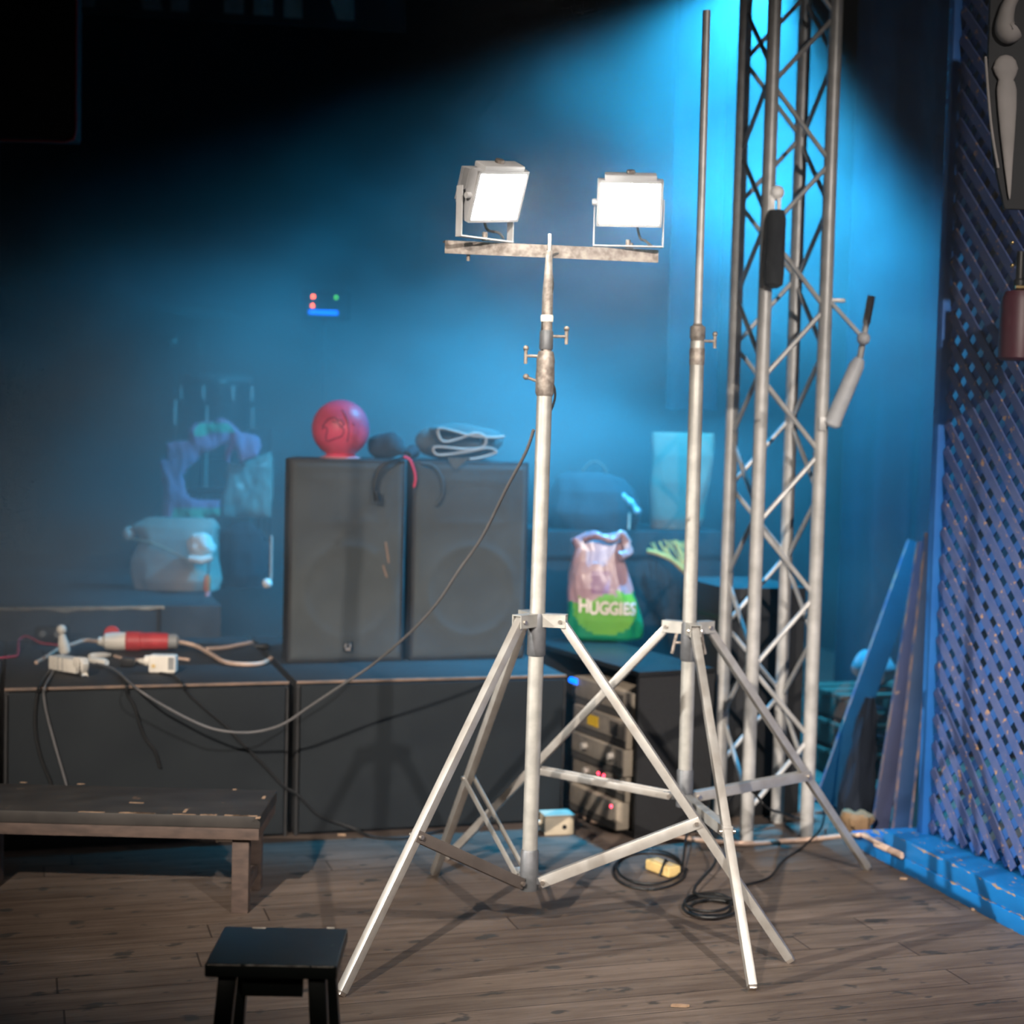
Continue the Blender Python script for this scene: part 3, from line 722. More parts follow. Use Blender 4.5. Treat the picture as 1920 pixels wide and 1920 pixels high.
# shoes
def shoe(px, py, yaw, label):
    c = G(px, py, RZ); d = V((math.cos(yaw), math.sin(yaw), 0)); s = V((-d.y, d.x, 0))
    t = thing('sneaker', label, 'shoe', c, 'sneakers on the riser')
    prof = [(-.13, .030, .075), (-.10, .036, .085), (-.04, .036, .075), (.02, .040, .062), (.07, .044, .045), (.115, .036, .034), (.14, .012, .022)]
    so, up = MB(), MB()
    def rings(mb, zl, zh, ex):
        b = len(mb.v); n = 14
        for x, w, h in prof:
            for k in range(n):
                a = 2 * math.pi * k / n; z = zl + (zh(h) - zl) * (.5 + .5 * math.sin(a))
                mb.v.append(c + d * x * (1 + ex) + s * ((w + .004 * (ex > 0)) * math.cos(a) * (1 if z < .05 else .8)) + ZZ * z)
        for i in range(len(prof) - 1):
            for k in range(n): p = b + i * n + k; q = b + i * n + (k + 1) % n; mb.f.append((p, q, q + n, p + n)); mb.mi.append(0)
        mb.f.append(tuple(b + k for k in reversed(range(n)))); mb.mi.append(0); e = b + (len(prof) - 1) * n; mb.f.append(tuple(e + k for k in range(n))); mb.mi.append(0)
    rings(so, .001, lambda h: .026, .03); so.build('sole', 'shoe_white', t, ang=50)
    rings(up, .018, lambda h: h, 0); up.build('upper', 'shoe_black', t, ang=60)
    lc = MB()
    for k in range(3):
        x = -.005 + .028 * k; lc.tube(smooth_pts([c + d * x + s * -.030 + ZZ * (.050 - .006 * k), c + d * x + ZZ * (.074 - .009 * k), c + d * x + s * .030 + ZZ * (.050 - .006 * k)], 4), .005, 6)
    for k in range(2):
        x = -.005 + .028 * k; lc.tube([c + d * x + s * -.030 + ZZ * (.05 - .006 * k), c + d * (x + .028) + ZZ * (.067 - .009 * k)], .004, 6)
    lc.build('lace', 'shoe_white', t)
    return t
shoe(85, 1036, math.radians(160), 'black sneaker with white laces and sole pointing left on the riser')
shoe(-2, 1033, math.radians(172), 'black sneaker with a white sole, half cut off by the photo edge')
cable('riser_cable', [G(156, 1031, RZ) + ZZ * .008, G(180, 1040, RZ) + ZZ * .009, G(205, 1036, RZ) + ZZ * .012, G(240, 1022, RZ) + ZZ * .03], .006, 'cable_white', 'short pale cable beside the sneakers ending at the grey bag')

# soft blob helper: closed rounded bag from stacked rings
def soft(rings, c, ax_x, ax_y, n=40, folds=.0, seed=0., pw=2.6, top_noise=0.):
    """rings: (z, half width, half depth, x shift); superellipse sections"""
    mb = MB()
    for z, a, b, sh in rings:
        for k in range(n):
            t = 2 * math.pi * k / n; ct, st = math.cos(t), math.sin(t)
            x = a * math.copysign(abs(ct) ** (2 / pw), ct); y = b * math.copysign(abs(st) ** (2 / pw), st)
            f = 1 + folds * noise.noise(V((3.2 * ct + seed, 3.2 * st, z * 9 + seed)))
            mb.v.append(V(c) + ax_x * (x * f + sh) + ax_y * (y * f) + ZZ * (z + top_noise * noise.noise(V((2.5 * ct, 2.5 * st, seed))) * (z > rings[-1][0] * .75)))
    m = len(rings)
    for i in range(m - 1):
        for k in range(n): p = i * n + k; q = i * n + (k + 1) % n; mb.f.append((p, q, q + n, p + n)); mb.mi.append(0)
    mb.f.append(tuple(reversed(range(n)))); mb.mi.append(0); mb.f.append(tuple((m - 1) * n + k for k in range(n))); mb.mi.append(0)
    return mb
def interp(rows, m):
    out = []
    for i in range(m + 1):
        t = i / m * (len(rows) - 1); k = min(int(t), len(rows) - 2); u = t - k; u = u * u * (3 - 2 * u)
        out.append(tuple(rows[k][j] * (1 - u) + rows[k + 1][j] * u for j in range(len(rows[0]))))
    return out

# grey canvas bag
gc = G(325, 1108, RZ); s_ = (gc - EYE).dot(FW) / FPX
gb = thing('canvas_bag', 'slouching grey canvas bag on the riser before the pink garment', 'bag', gc)
rows = [(0.0, 76, 40, 0), (20, 80, 48, -2), (60, 76, 46, -2), (95, 72, 40, 2), (118, 82, 30, -6), (135, 60, 16, 4)]
rows = [(a * s_, b * s_, c_ * s_, d_ * s_) for a, b, c_, d_ in rows]
soft(interp(rows, 26), gc + F0 * .06 + ZZ * .003, R0, F0, 44, .16, 1.3).build('bag_body', 'grey_canvas', gb, ang=70)
kn = MB(); kp = PD(242, 1000, (gc - EYE).dot(FW) + .02); kn.sph(kp, 1, 10, (.030, .03, .034)); kn.build('bag_corner', 'white_fleece', gb)
cable('drawstring', [PD(243, 1010, (gc - EYE).dot(FW) - .06), PD(290, 1020, (gc - EYE).dot(FW) - .10), PD(345, 1048, (gc - EYE).dot(FW) - .11), PD(370, 1080, (gc - EYE).dot(FW) - .10)], .004, 'tan_lining', None, gb)
dg = (gc - EYE).dot(FW)
fl_ = thing('fleece_hat', 'crumpled white fleece hat on the front of the grey bag', 'hat', PD(378, 1052, dg - .16))
o = MB(); o.sph(PD(378, 1022, dg - .13), 1, 16, (.066, .05, .058))
hc = PD(378, 1022, dg - .13)
for i, q in enumerate(o.v): o.v[i] = q + (q - hc) * (noise.noise(q * 26) * .28)
o.build('crown', 'white_fleece', fl_, ang=70)
o = MB(); o.tube([PD(356, 1047, dg - .16), PD(378, 1051, dg - .17), PD(398, 1045, dg - .16)], [.016, .02, .016], 12); o.build('brim', 'white_fleece', fl_)
sd = thing('screwdriver', 'screwdriver with an orange handle stuck in a holster on the grey bag', 'tool', PD(389, 1113, dg - .17))
MB().tube([PD(390, 1110, dg - .17), PD(388, 1106, dg - .17), PD(389, 1084, dg - .17), PD(390, 1078, dg - .17)], [.010, .015, .016, .010], 14).build('handle', 'orange_plastic', sd)
MB().cyl(PD(390, 1079, dg - .17), PD(392, 1052, dg - .165), .005, 8).build('shaft', 'cable_grey', sd)
MB().cyl(PD(389, 1119, dg - .17), PD(390, 1109, dg - .17), .012, 10).build('cap', 'pink_rim', sd)

# dark heap on the right of the bag
dp = G(455, 1110, RZ)
sD = (dp - EYE).dot(FW) / FPX
hpb = thing('backpack', 'dark backpack slumped in the gap beside the grey bag', 'bag', V((dp.x, dp.y + .1, RZ)))
rows = [(0, 44, 46, 0), (25, 47, 52, 0), (70, 46, 48, 2), (105, 38, 36, -2), (122, 18, 20, 0)]
soft(interp([(a * sD, b * sD, c_ * sD, d_ * sD) for a, b, c_, d_ in rows], 20), V((dp.x + .03, dp.y + .26, RZ + .001)), R0, F0, 36, .2, 4.).build('pack_body', 'dark_fabric', hpb, ang=70)
o = MB(); o.sph(PD(452, 1022, dp.y / FW.y + .1), 1, 10, (.035, .02, .028)); o.build('patch', 'mauve_paint', hpb)
MB().cyl(PD(508, 1086, 7.0), PD(509, 1004, 7.0), .006, 12).build('x', 'piping').name = 'white_rod'
tag(bpy.data.objects['white_rod'], 'thin white rod standing upright just before the tall grey speaker', 'rod')
tag(MB().sph(PD(501, 1094, 6.98), .022, 10).build('white_ball', 'white_fleece'), 'small white ball below the upright white rod', 'ball')

# chair with the pink garment
cb_ = 8.15
cc = PD(405, 1130, cb_); cc = V((cc.x, cc.y, RZ)) + F0 * .46
ch = thing('folding_chair', 'dark folding chair under the pink garment on the riser', 'chair', cc)
MB().box(cc + ZZ * .42 - F0 * .16, (.40, .38, .025), (R0, F0, ZZ)).build('seat', 'black_vinyl', ch, bev=.006)
MB().box(cc + ZZ * .66 + F0 * .06, (.40, .02, .18), (R0, F0, ZZ)).build('backrest', 'black_vinyl', ch, bev=.006)
for q in (-1, 1):
    MB().cyl(cc + R0 * .19 * q + F0 * .05, cc + R0 * .19 * q + F0 * .05 + ZZ * .76, .011, 10).build('rear_leg', 'black_satin', ch)
    MB().cyl(cc + R0 * .19 * q - F0 * .34, cc + R0 * .19 * q - F0 * .32 + ZZ * .42, .011, 10).build('front_leg', 'black_satin', ch)
def in_poly(x, y, P):
    r = False; j = len(P) - 1
    for i in range(len(P)):
        if ((P[i][1] > y) != (P[j][1] > y)) and x < (P[j][0] - P[i][0]) * (y - P[i][1]) / (P[j][1] - P[i][1] + 1e-12) + P[i][0]: r = not r
        j = i
    return r
def cloth(name, mats, outline, holes, regions, d, parent, th=.05, step=3.0, seed=0.):
    """garment: outline in photo pixels laid at depth d, filled by a fine grid, puffed and creased"""
    xs = [p[0] for p in outline]; ys = [p[1] for p in outline]; nx = int((max(xs) - min(xs)) / step) + 1; ny = int((max(ys) - min(ys)) / step) + 1
    inside = lambda x, y: in_poly(x, y, outline) and not any(in_poly(x, y, h) for h in holes)
    mb = MB(); idx = {}
    def dist(x, y):
        m = 1e9
        for P in [outline] + holes:
            for i in range(len(P)):
                a, b = P[i], P[(i + 1) % len(P)]; vx, vy = b[0] - a[0], b[1] - a[1]; L = vx * vx + vy * vy or 1
                t = max(0, min(1, ((x - a[0]) * vx + (y - a[1]) * vy) / L)); m = min(m, math.hypot(x - a[0] - vx * t, y - a[1] - vy * t))
        return m
    def vert(i, j, side):
        k = (i, j, side)
        if k not in idx:
            x, y = min(xs) + i * step, min(ys) + j * step
            q = min(dist(x, y) / 16, 1) if inside(x, y) else 0
            h = th * .5 * math.sqrt(max(q * (2 - q), 0)) + .003
            cr = .016 * noise.noise(V((x * .035, y * .025, seed))) + .008 * noise.noise(V((x * .09, y * .05, seed + 5)))
            idx[k] = len(mb.v); mb.v.append(PD(x, y, d - h * side + cr))
        return idx[k]
    cells = set()
    for i in range(nx):
        for j in range(ny):
            x, y = min(xs) + (i + .5) * step, min(ys) + (j + .5) * step
            if inside(x, y): cells.add((i, j))
    for (i, j) in cells:
        x, y = min(xs) + (i + .5) * step, min(ys) + (j + .5) * step
        mi = 0
        for k, P in regions:
            if in_poly(x, y, P): mi = k
        mb.f.append((vert(i, j, 1), vert(i, j + 1, 1), vert(i + 1, j + 1, 1), vert(i + 1, j, 1))); mb.mi.append(mi)
        mb.f.append((vert(i, j, -1), vert(i + 1, j, -1), vert(i + 1, j + 1, -1), vert(i, j + 1, -1))); mb.mi.append(mi)
        for (di, dj), (p, q) in (((-1, 0), ((i, j), (i, j + 1))), ((1, 0), ((i + 1, j + 1), (i + 1, j))), ((0, -1), ((i + 1, j), (i, j))), ((0, 1), ((i, j + 1), (i + 1, j + 1)))):
            if (i + di, j + dj) not in cells:
                mb.f.append((vert(*p, 1), vert(*p, -1), vert(*q, -1), vert(*q, 1))); mb.mi.append(mi)
    return mb.build(name, mats, parent, ang=75)
Z2 = lambda x, y: (280 + x / 7.385, 760 + y / 7.385)
outl = [Z2(*q) for q in ((135, 750), (220, 740), (230, 530), (330, 500), (530, 480), (530, 330), (640, 250), (760, 225), (880, 230), (960, 180), (1050, 190), (1160, 260), (1260, 370), (1440, 400), (1535, 450), (1545, 560), (1510, 690), (1440, 740), (1280, 790), (1250, 800), (1200, 640), (1170, 610), (1130, 660), (1100, 800), (1060, 810), (1030, 640), (1070, 560), (1000, 560), (880, 620), (720, 680), (640, 800), (560, 850), (470, 960), (490, 1100), (520, 1230), (600, 1290), (740, 1310), (980, 1310), (970, 1540), (780, 1560), (760, 1640), (180, 1640), (190, 1400), (180, 1180), (150, 950))]
gm = thing('pink_garment', 'faded pink and green garment draped over the folding chair', 'garment', cc + ZZ * .30)
cloth('garment_cloth', ['pink_cloth', 'green_cloth', 'strap_red', 'teal_cloth'], outl, [],
      [(1, [Z2(*q) for q in ((620, 420), (640, 300), (700, 240), (900, 235), (1120, 260), (1180, 370), (860, 375), (700, 440))]),
       (2, [Z2(*q) for q in ((535, 400), (610, 390), (650, 540), (580, 550))]), (2, [Z2(*q) for q in ((1120, 390), (1200, 390), (1210, 560), (1130, 640), (1060, 820), (1030, 650), (1100, 560))]),
       (2, [Z2(*q) for q in ((310, 680), (350, 690), (410, 740), (360, 740))]),
       (1, [Z2(*q) for q in ((330, 1430), (1000, 1430), (980, 1660), (300, 1660))])], cb_ - .13, gm, .06)
# the greyer half of the garment hanging to the right
outr = [Z2(*q) for q in ((1090, 790), (1260, 800), (1290, 790), (1520, 700), (1690, 650), (1720, 900), (1700, 1250), (1690, 1560), (1000, 1560), (1000, 1290), (1060, 1080), (1050, 900))]
tag(cloth('draped_jacket', ['grey_canvas', 'teal_cloth', 'white_fleece'], outr, [], [(2, [Z2(*q) for q in ((1150, 1090), (1310, 1075), (1310, 1150), (1270, 1170))]), (2, [Z2(*q) for q in ((1500, 820), (1580, 820), (1620, 770), (1640, 800), (1590, 850), (1500, 850))])], cb_ - .05, None, .05, 3., 3.),
    'grey blue jacket hanging beside the pink garment', 'jacket')

# drum kit at the back: drum, cymbal, stands
dd = 8.7
def stand_at(px, d): q = PD(px, 900, d); return V((q.x, q.y, RZ))
dk = stand_at(402, dd)
dr = thing('floor_tom', 'dark floor tom drum in the haze at the back of the riser', 'drum', dk)
zt_ = PD(402, 706, dd).z; rD = .19
MB().lathe([(rD, zt_ - RZ - .34), (rD, zt_ - RZ - .01)], dk, ZZ, 40).build('shell', 'drum_shell', dr)
MB().lathe([(rD + .006, zt_ - RZ - .03), (rD + .010, zt_ - RZ - .025), (rD + .010, zt_ - RZ + .004), (rD + .002, zt_ - RZ + .008), (rD - .01, zt_ - RZ + .003)], dk, ZZ, 40).build('hoop', 'drum_head', dr)
for k in range(8):
    a = math.pi * 2 * k / 8 + .35; d = V((math.cos(a), math.sin(a), 0)); p = dk + d * (rD + .012) + ZZ * (zt_ - RZ - .05)
    MB().cyl(p, p - ZZ * .075, .0085, 10).build('lug', 'chrome', dr)
for k in range(3):
    a = math.pi * 2 * k / 3 - 1.9; d = V((math.cos(a), math.sin(a), 0)); p = dk + d * (rD + .02)
    MB().cyl(p + ZZ * .001, p + ZZ * (zt_ - RZ - .16), .008, 10).build('leg', 'chrome', dr)
cyS = stand_at(300, dd + .3)
def cym_stand(px, d, boom, label, cym, clabel):
    b = stand_at(px, d); t = thing('cymbal_stand', label, 'stand', b, 'cymbal stands at the back')
    zb = PD(px, boom[0][1], d).z; top = V((b.x, b.y, zb))
    MB().cyl(b + ZZ * .2, top, .009, 10).build('pole', 'black_satin', t)
    for k in range(3):
        a = 2.1 * k + .4; MB().cyl(b + ZZ * .42, b + V((math.cos(a) * .26, math.sin(a) * .26, .012)), .008, 8).build('leg', 'black_satin', t)
    p = [PD(x, y, d) for x, y in boom]
    MB().tube([top] + p, .006, 8).build('boom', 'drum_head', t)
    for q in p: MB().sph(q - FW * .012, .0135, 10).build('wing_nut', 'chrome', t)
    q = p[-1]; c = thing('cymbal', clabel, 'cymbal', q + ZZ * .012, 'cymbals at the back')
    MB().lathe([(.012, .018), (.035, .014), (.05, .004), (.17, -.012), (.178, -.013), (.05, -.001), (.012, .012)], q + ZZ * .022, V((.12, -.22, 1)), 40).build('disc', 'cymbal', c)
    return t
cym_stand(318, 9.0, [(320, 643), (328, 640), (346, 596), (349, 588)], 'dark boom cymbal stand nearer to the photo edge, with two bright nuts low down', True, 'dark cymbal on the boom stand nearer to the photo edge')
cym_stand(362, 9.75, [(364, 671), (377, 665), (376, 648), (392, 611), (408, 592)], 'dark boom cymbal stand rising behind the floor tom', True, 'dark cymbal above the floor tom')
MB().cyl(PD(327, 790, 8.4), PD(328, 752, 8.4), .010, 12).build('y', 'chrome').name = 'x1'
q = PD(327, 800, 8.4); hs = thing('hi_hat_stand', 'slim chrome hi-hat stand catching light to the left of the floor tom', 'stand', V((q.x, q.y, RZ)))
bpy.data.objects.remove(bpy.data.objects['x1'])
MB().cyl(V((q.x, q.y, RZ + .15)), PD(327, 795, 8.4), .010, 12).build('lower_pole', 'black_satin', hs)
MB().cyl(PD(327, 795, 8.4), PD(328, 750, 8.4), .011, 12).build('chrome_pole', 'chrome', hs)
MB().cyl(PD(328, 750, 8.4), PD(329, 722, 8.4), .006, 12).build('pull_rod', 'black_satin', hs)
MB().sph(PD(326, 732, 8.4), .016, 10).build('clutch', 'drum_head', hs)
for k in range(3):
    a = 2.1 * k + 1; MB().cyl(V((q.x, q.y, RZ + .36)), V((q.x + .24 * math.cos(a), q.y + .24 * math.sin(a), RZ + .012)), .008, 8).build('leg', 'black_satin', hs)
q = PD(412, 718, dd - .22); t = thing('drum_microphone', 'small microphone clipped below the floor tom rim', 'microphone', q)
MB().cyl(q, q + R0 * .04 + ZZ * .004, .012, 12).build('capsule', 'chrome', t); MB().cyl(q, q - ZZ * .09 + F0 * .03, .008, 10).build('clip', 'drum_head', t)

# lighting controller with LEDs
q = PD(611, 575, 9.1)
lc = thing('mounted_lighting_console', 'dark lighting control box with glowing red, green and blue lights', 'control box', V((q.x, q.y, 0)))
MB().box(PD(613, 573, 9.12), (.27, .06, .17), (R0, F0, ZZ)).build('case', 'black_wall', lc, bev=.006)
MB().cyl(V((q.x, q.y + .06, 0.0)), V((q.x, q.y + .06, PD(611, 600, 9.1).z)), .014, 12).build('mast', 'black_satin', lc)
for px, py, m, r in ((587, 556, 'led_red', .008), (586, 573, 'led_red', .008), (630, 558, 'led_green', .009)):
    MB().sph(PD(px, py, 9.08), r, 8).build('indicator_light', m, lc)
MB().tube([PD(579, 585, 9.08), PD(633, 587, 9.08)], .012, 12).build('light_strip', 'led_blue', lc)
MB().sph(PD(583, 583, 9.065), .006, 8).build('indicator_light', 'led_blue', lc)

# ------------------------------------------------------------------ amp rack, bag, things behind
K = G(1190, 1574); e_ = (-R0 * .45 + F0 * .89).normalized(); n_ = (R0 * .89 + F0 * .45).normalized()
RH = .62; EL, NL = .88, .33
rk = thing('amplifier_rack', 'black rack case holding a leaning stack of amplifiers', 'rack', K)
def rbox(e0, e1, n0, n1, z0, z1): return (K + e_ * (e0 + e1) / 2 + n_ * (n0 + n1) / 2 + ZZ * (z0 + z1) / 2, (abs(e1 - e0), abs(n1 - n0), abs(z1 - z0)), (e_, n_, ZZ))
MB().box(*rbox(0, EL, 0, NL, RH - .02, RH)).build('top_panel', 'black_satin', rk, bev=.002)
MB().box(*rbox(0, EL, 0, NL, .0, .02)).build('bottom_panel', 'black_vinyl', rk)
MB().box(*rbox(0, .02, 0, NL, .021, RH - .021)).build('side_panel', 'black_vinyl', rk)
MB().box(*rbox(EL - .02, EL, 0, NL, .021, RH - .021)).build('side_panel', 'black_vinyl', rk)
MB().box(*rbox(.021, EL - .021, NL - .02, NL, .021, RH - .021)).build('back_panel', 'black_vinyl', rk)
specs = [(.023, .125, -.045, .058, .40, 'lowest amplifier of the leaning stack, with a broad pale end'),
         (.127, .225, -.015, .050, .40, 'amplifier with white knobs and red lights, second from the bottom of the stack'),
         (.227, .325, -.035, .036, .40, 'amplifier with two pale knobs in the middle of the stack'),
         (.327, .430, -.020, .045, .40, 'amplifier with a yellow label, second from the top of the stack'),
         (.432, .535, -.010, .030, .44, 'topmost amplifier of the stack, with a dark vent')]
for i, (z0, z1, n0, e0, ln, lb) in enumerate(specs):
    e0 += .0; c, sz, ax = rbox(e0, e0 + ln, n0, .30, z0, z1)
    t = thing('amplifier', lb, 'amplifier', K + e_ * (e0 + ln / 2) + n_ * .12 + ZZ * z0, 'amplifiers stacked in the rack')
    MB().box(c, sz, ax).build('chassis', 'amp_side', t, bev=.002)
    MB().box(*rbox(e0 + .004, e0 + ln, n0 - .006, n0, z0 + .03, z1 - .002)).build('front_panel', 'amp_panel', t, bev=.001)
    MB().box(*rbox(e0 + .004, e0 + ln, n0 - .005, n0, z0 + .002, z0 + .027)).build('vent_strip', 'amp_dark', t)
    fp = lambda e, z: K + e_ * e + n_ * (n0 - .006) + ZZ * z
    if i in (1, 2):
        for e in (e0 + .07, e0 + .27): MB().cyl(fp(e, z0 + .065), fp(e, z0 + .065) - n_ * .022, .014, 16).build('knob', 'knob_metal', t, bev=.002)
    if i == 1:
        for e in (e0 + .15, e0 + .19): MB().sph(fp(e, z0 + .070), .0065, 8).build('indicator_light', 'led_pink', t)
    if i == 0: MB().sph(fp(e0 + .03, z0 + .085) , .0065, 8).build('indicator_light', 'led_pink', t)
    if i == 3: MB().box(*rbox(e0 + .20, e0 + .28, n0 - .009, n0 - .006, z0 + .045, z0 + .085)).build('sticker', 'label_yellow', t)
    if i >= 3: MB().box(*rbox(e0 + .05, e0 + .11, n0 - .009, n0 - .006, z0 + .04, z0 + .09)).build('socket_plate', 'amp_dark', t)
    if i == 4: MB().tube([fp(e0 + .40, z0 + .085), fp(e0 + .455, z0 + .085)], .012, 10).build('light_strip', 'led_blue', t)

# green nappy-pack carrier bag on the rack
hb0 = G(1133, 1203, RH); dH = (hb0 - EYE).dot(FW); sH = dH / FPX
hb = thing('carrier_bag', 'knotted plastic bag with green base and white lettering on the rack', 'bag', hb0)
rows = [(2, 62, 34, 0), (8, 70, 40, 0), (40, 70, 46, 0), (75, 67, 46, -3), (100, 62, 44, -8), (125, 56, 38, -14), (150, 50, 30, -14), (172, 46, 24, -12), (188, 54, 20, -12), (200, 36, 12, -4)]
bm_ = soft(interp([(a * sH, b * sH, c_ * sH, d_ * sH) for a, b, c_, d_ in rows], 70), hb0 + F0 * .06, R0, F0, 96, .10, 2., 3.0, .018)
nr, nn_ = 71, 96
for fi, q in enumerate(bm_.f):
    c = sum((bm_.v[i] for i in q), V()) / len(q); u = (c - hb0).dot(R0) / sH; z = c.z - RH; z /= sH; front = (c - hb0 - F0 * .06).dot(F0) < 0
    lim = 84 + 6 * math.sin(u * .09 + 1) + (14 if u > 20 else 0) - (16 if u < -50 else 0)
    if z > lim:
        bm_.mi[fi] = 3 if (front and -28 < u < 6 and 92 < z < 132) else 2
    else:
        bm_.mi[fi] = 1 if (front and ((u - 0) / 60) ** 2 + ((z - 62) / 48) ** 2 < 1) else 0
hbb = bm_.build('bag_body', ['bag_green', 'bag_lime', 'bag_pink', 'bag_purple'], hb, ang=80)
o = MB(); o.tube(smooth_pts([PD(1096, 1010, dH - .02), PD(1118, 1004, dH - .05), PD(1145, 1012, dH - .05), PD(1168, 1003, dH - .02), PD(1178, 1035, dH - .02), PD(1160, 1043, dH - .05)], 5), [.016] * 26, 10)
for i, q in enumerate(o.v): o.v[i] = q + V((noise.noise(q * 30), noise.noise(q * 30 + V((9, 0, 0))), noise.noise(q * 30 + V((0, 9, 0))))) * .014
o.build('bag_neck', 'bag_pink', hb, ang=70)
def text_mesh(txt, size, bold):
    cu = bpy.data.curves.new('t', 'FONT'); cu.body = txt; cu.size = size; cu.offset = bold; cu.extrude = 0; cu.align_x = 'CENTER'; cu.resolution_u = 3
    ob = bpy.data.objects.new('t', cu); COL.objects.link(ob); bpy.context.view_layer.update()
    me = ob.evaluated_get(bpy.context.evaluated_depsgraph_get()).to_mesh()
    vs = [v.co.copy() for v in me.vertices]; fs = [tuple(p.vertices) for p in me.polygons]
    bpy.data.objects.remove(ob); return vs, fs
from mathutils.bvhtree import BVHTree
bvh = BVHTree.FromPolygons(bm_.v, bm_.f)
lb = MB()
adv = [(-41, 31, 'H'), (-22, 30, 'U'), (-3, 30, 'G'), (15, 29, 'G'), (28, 29, 'I'), (38, 28, 'E'), (51, 28, 'S')]
for (u, s, chh) in adv:
    vs, fs = text_mesh(chh, s * sH * 1.12, .0024); out = []
    for v in vs:
        x, z = v.x * .80, v.y
        src = hb0 + R0 * (u * sH + x) + ZZ * ((54 + (3 if chh in 'H' else 0)) * sH + z) - F0 * .3 + R0 * 0
        hit = bvh.ray_cast(src, F0)
        out.append((hit[0] if hit[0] else src + F0 * .3) - F0 * .004)
    back = [p + F0 * .003 for p in out]
    nv = len(out); lb.add(out + back, fs + [tuple(nv + i for i in reversed(q)) for q in fs])
lb.build('lettering', 'letter_white', hb, fix=False)

# black case behind the rack, carrying a dark holdall and a white sack
ctop = 1.03
bk = PD(1190, 1200, 7.42); bx0, bx1 = X_at(1010, 1100, bk.y), X_at(1352, 1100, bk.y)
fcs = thing('flight_case', 'tall black case standing behind the amplifier rack', 'case', ((bx0 + bx1) / 2, bk.y, 0))
MB().box(((bx0 + bx1) / 2, bk.y + .25, ctop / 2), (bx1 - bx0, .5, ctop)).build('case_body', 'black_vinyl', fcs, bev=.006)
MB().box(((bx0 + bx1) / 2, bk.y + .25, ctop - .12), (bx1 - bx0 + .006, .506, .018)).build('lid_seam', 'black_satin', fcs)
cy2 = TY0 + TS + .10  # added case: dark backing that hides the blue-lit floor behind the truss
bx2, bx3 = X_at(1362, 1100, cy2), X_at(1512, 1100, cy2)
backing_case = thing('flight_case', 'black case added as dark backing behind the truss tower', 'case', ((bx2 + bx3) / 2, cy2, 0))
MB().box(((bx2 + bx3) / 2, cy2 + .22, .45), (bx3 - bx2, .44, .90)).build('case_body', 'black_vinyl', backing_case, bev=.006)
MB().box(((bx2 + bx3) / 2, cy2 + .22, .78), (bx3 - bx2 + .006, .446, .018)).build('lid_seam', 'black_satin', backing_case)
hz = thing('holdall', 'dark holdall with a thin hoop handle behind the carrier bag', 'bag', V((X_at(1110, 1000, bk.y + .2), bk.y + .2, ctop)))
sB = 7.5 / FPX
rows = [(0, 82, 60, 0), (30, 86, 64, 0), (70, 80, 56, 0), (95, 60, 40, -10), (105, 30, 20, -16)]
soft(interp([(a * sB, b * sB, c_ * sB, d_ * sB) for a, b, c_, d_ in rows], 22), V((X_at(1112, 1000, bk.y + .2), bk.y + .2, ctop + .001)), R0, F0, 40, .16, 6.).build('bag_body', 'dark_fabric', hz, ang=70)
MB().tube(smooth_pts([PD(1072, 915, 7.5), PD(1088, 890, 7.5), PD(1106, 868, 7.5), PD(1124, 868, 7.5), PD(1136, 882, 7.5), PD(1132, 902, 7.5), PD(1120, 922, 7.5)], 6), .0055, 8).build('hoop_handle', 'crate_wood', hz)
o = MB(); o.tube(smooth_pts([PD(1138, 928, 7.42), PD(1155, 926, 7.42), PD(1178, 938, 7.42), PD(1196, 962, 7.42)], 5), [.012 + .008 * math.sin(i) ** 2 for i in range(16)], 10); o.build('flap', 'lamp_body', hz)
MB().cyl(PD(1180, 962, 7.38), PD(1179, 992, 7.38), .006, 8).build('zip_pull', 'cable_white', hz)
ws = thing('sack', 'pale grey cloth sack standing behind the bare tripod pole', 'sack', V((X_at(1268, 1015, bk.y + .06), bk.y + .1, ctop)))
rows = [(2, 46, 22, -6), (20, 50, 26, -4), (90, 56, 26, 0), (140, 58, 20, 4), (178, 58, 8, 4), (183, 58, 5, 4)]
soft(interp([(a * sB, b * sB, c_ * sB, d_ * sB) for a, b, c_, d_ in rows], 30), V((X_at(1272, 1015, bk.y + .09), bk.y + .1, ctop + .001)), R0, F0, 40, .10, 8., 3.4).build('sack_body', 'white_sack', ws, ang=70)
br_ = thing('straw_broom', 'bundle of yellow straw hanging over the case below the grey sack', 'broom', PD(1290, 1078, 7.36))
random.seed(3)
for k in range(26):
    t = random.random(); y0 = 1012 + random.random() * 8; x0 = 1222 + t * 60
    pts = [PD(x0 + random.uniform(-4, 4), y0, 7.40 - .02 * random.random()), PD(x0 + 6 + 14 * random.random(), 1034 + 10 * random.random(), 7.37), PD(1270 + 14 * random.random(), 1058 + 8 * random.random(), 7.36), PD(1296 + random.uniform(-3, 3), 1086 + random.uniform(-5, 5), 7.37)]
    MB().tube(smooth_pts(pts, 4), .0032, 5).build('straw', 'straw', br_)
MB().tube(smooth_pts([PD(1214, 1033, 7.37), PD(1240, 1040, 7.35), PD(1268, 1056, 7.35), PD(1292, 1082, 7.36)], 5), [.012 - .0 * i for i in range(16)], 10).build('straw_binding', 'straw', br_)

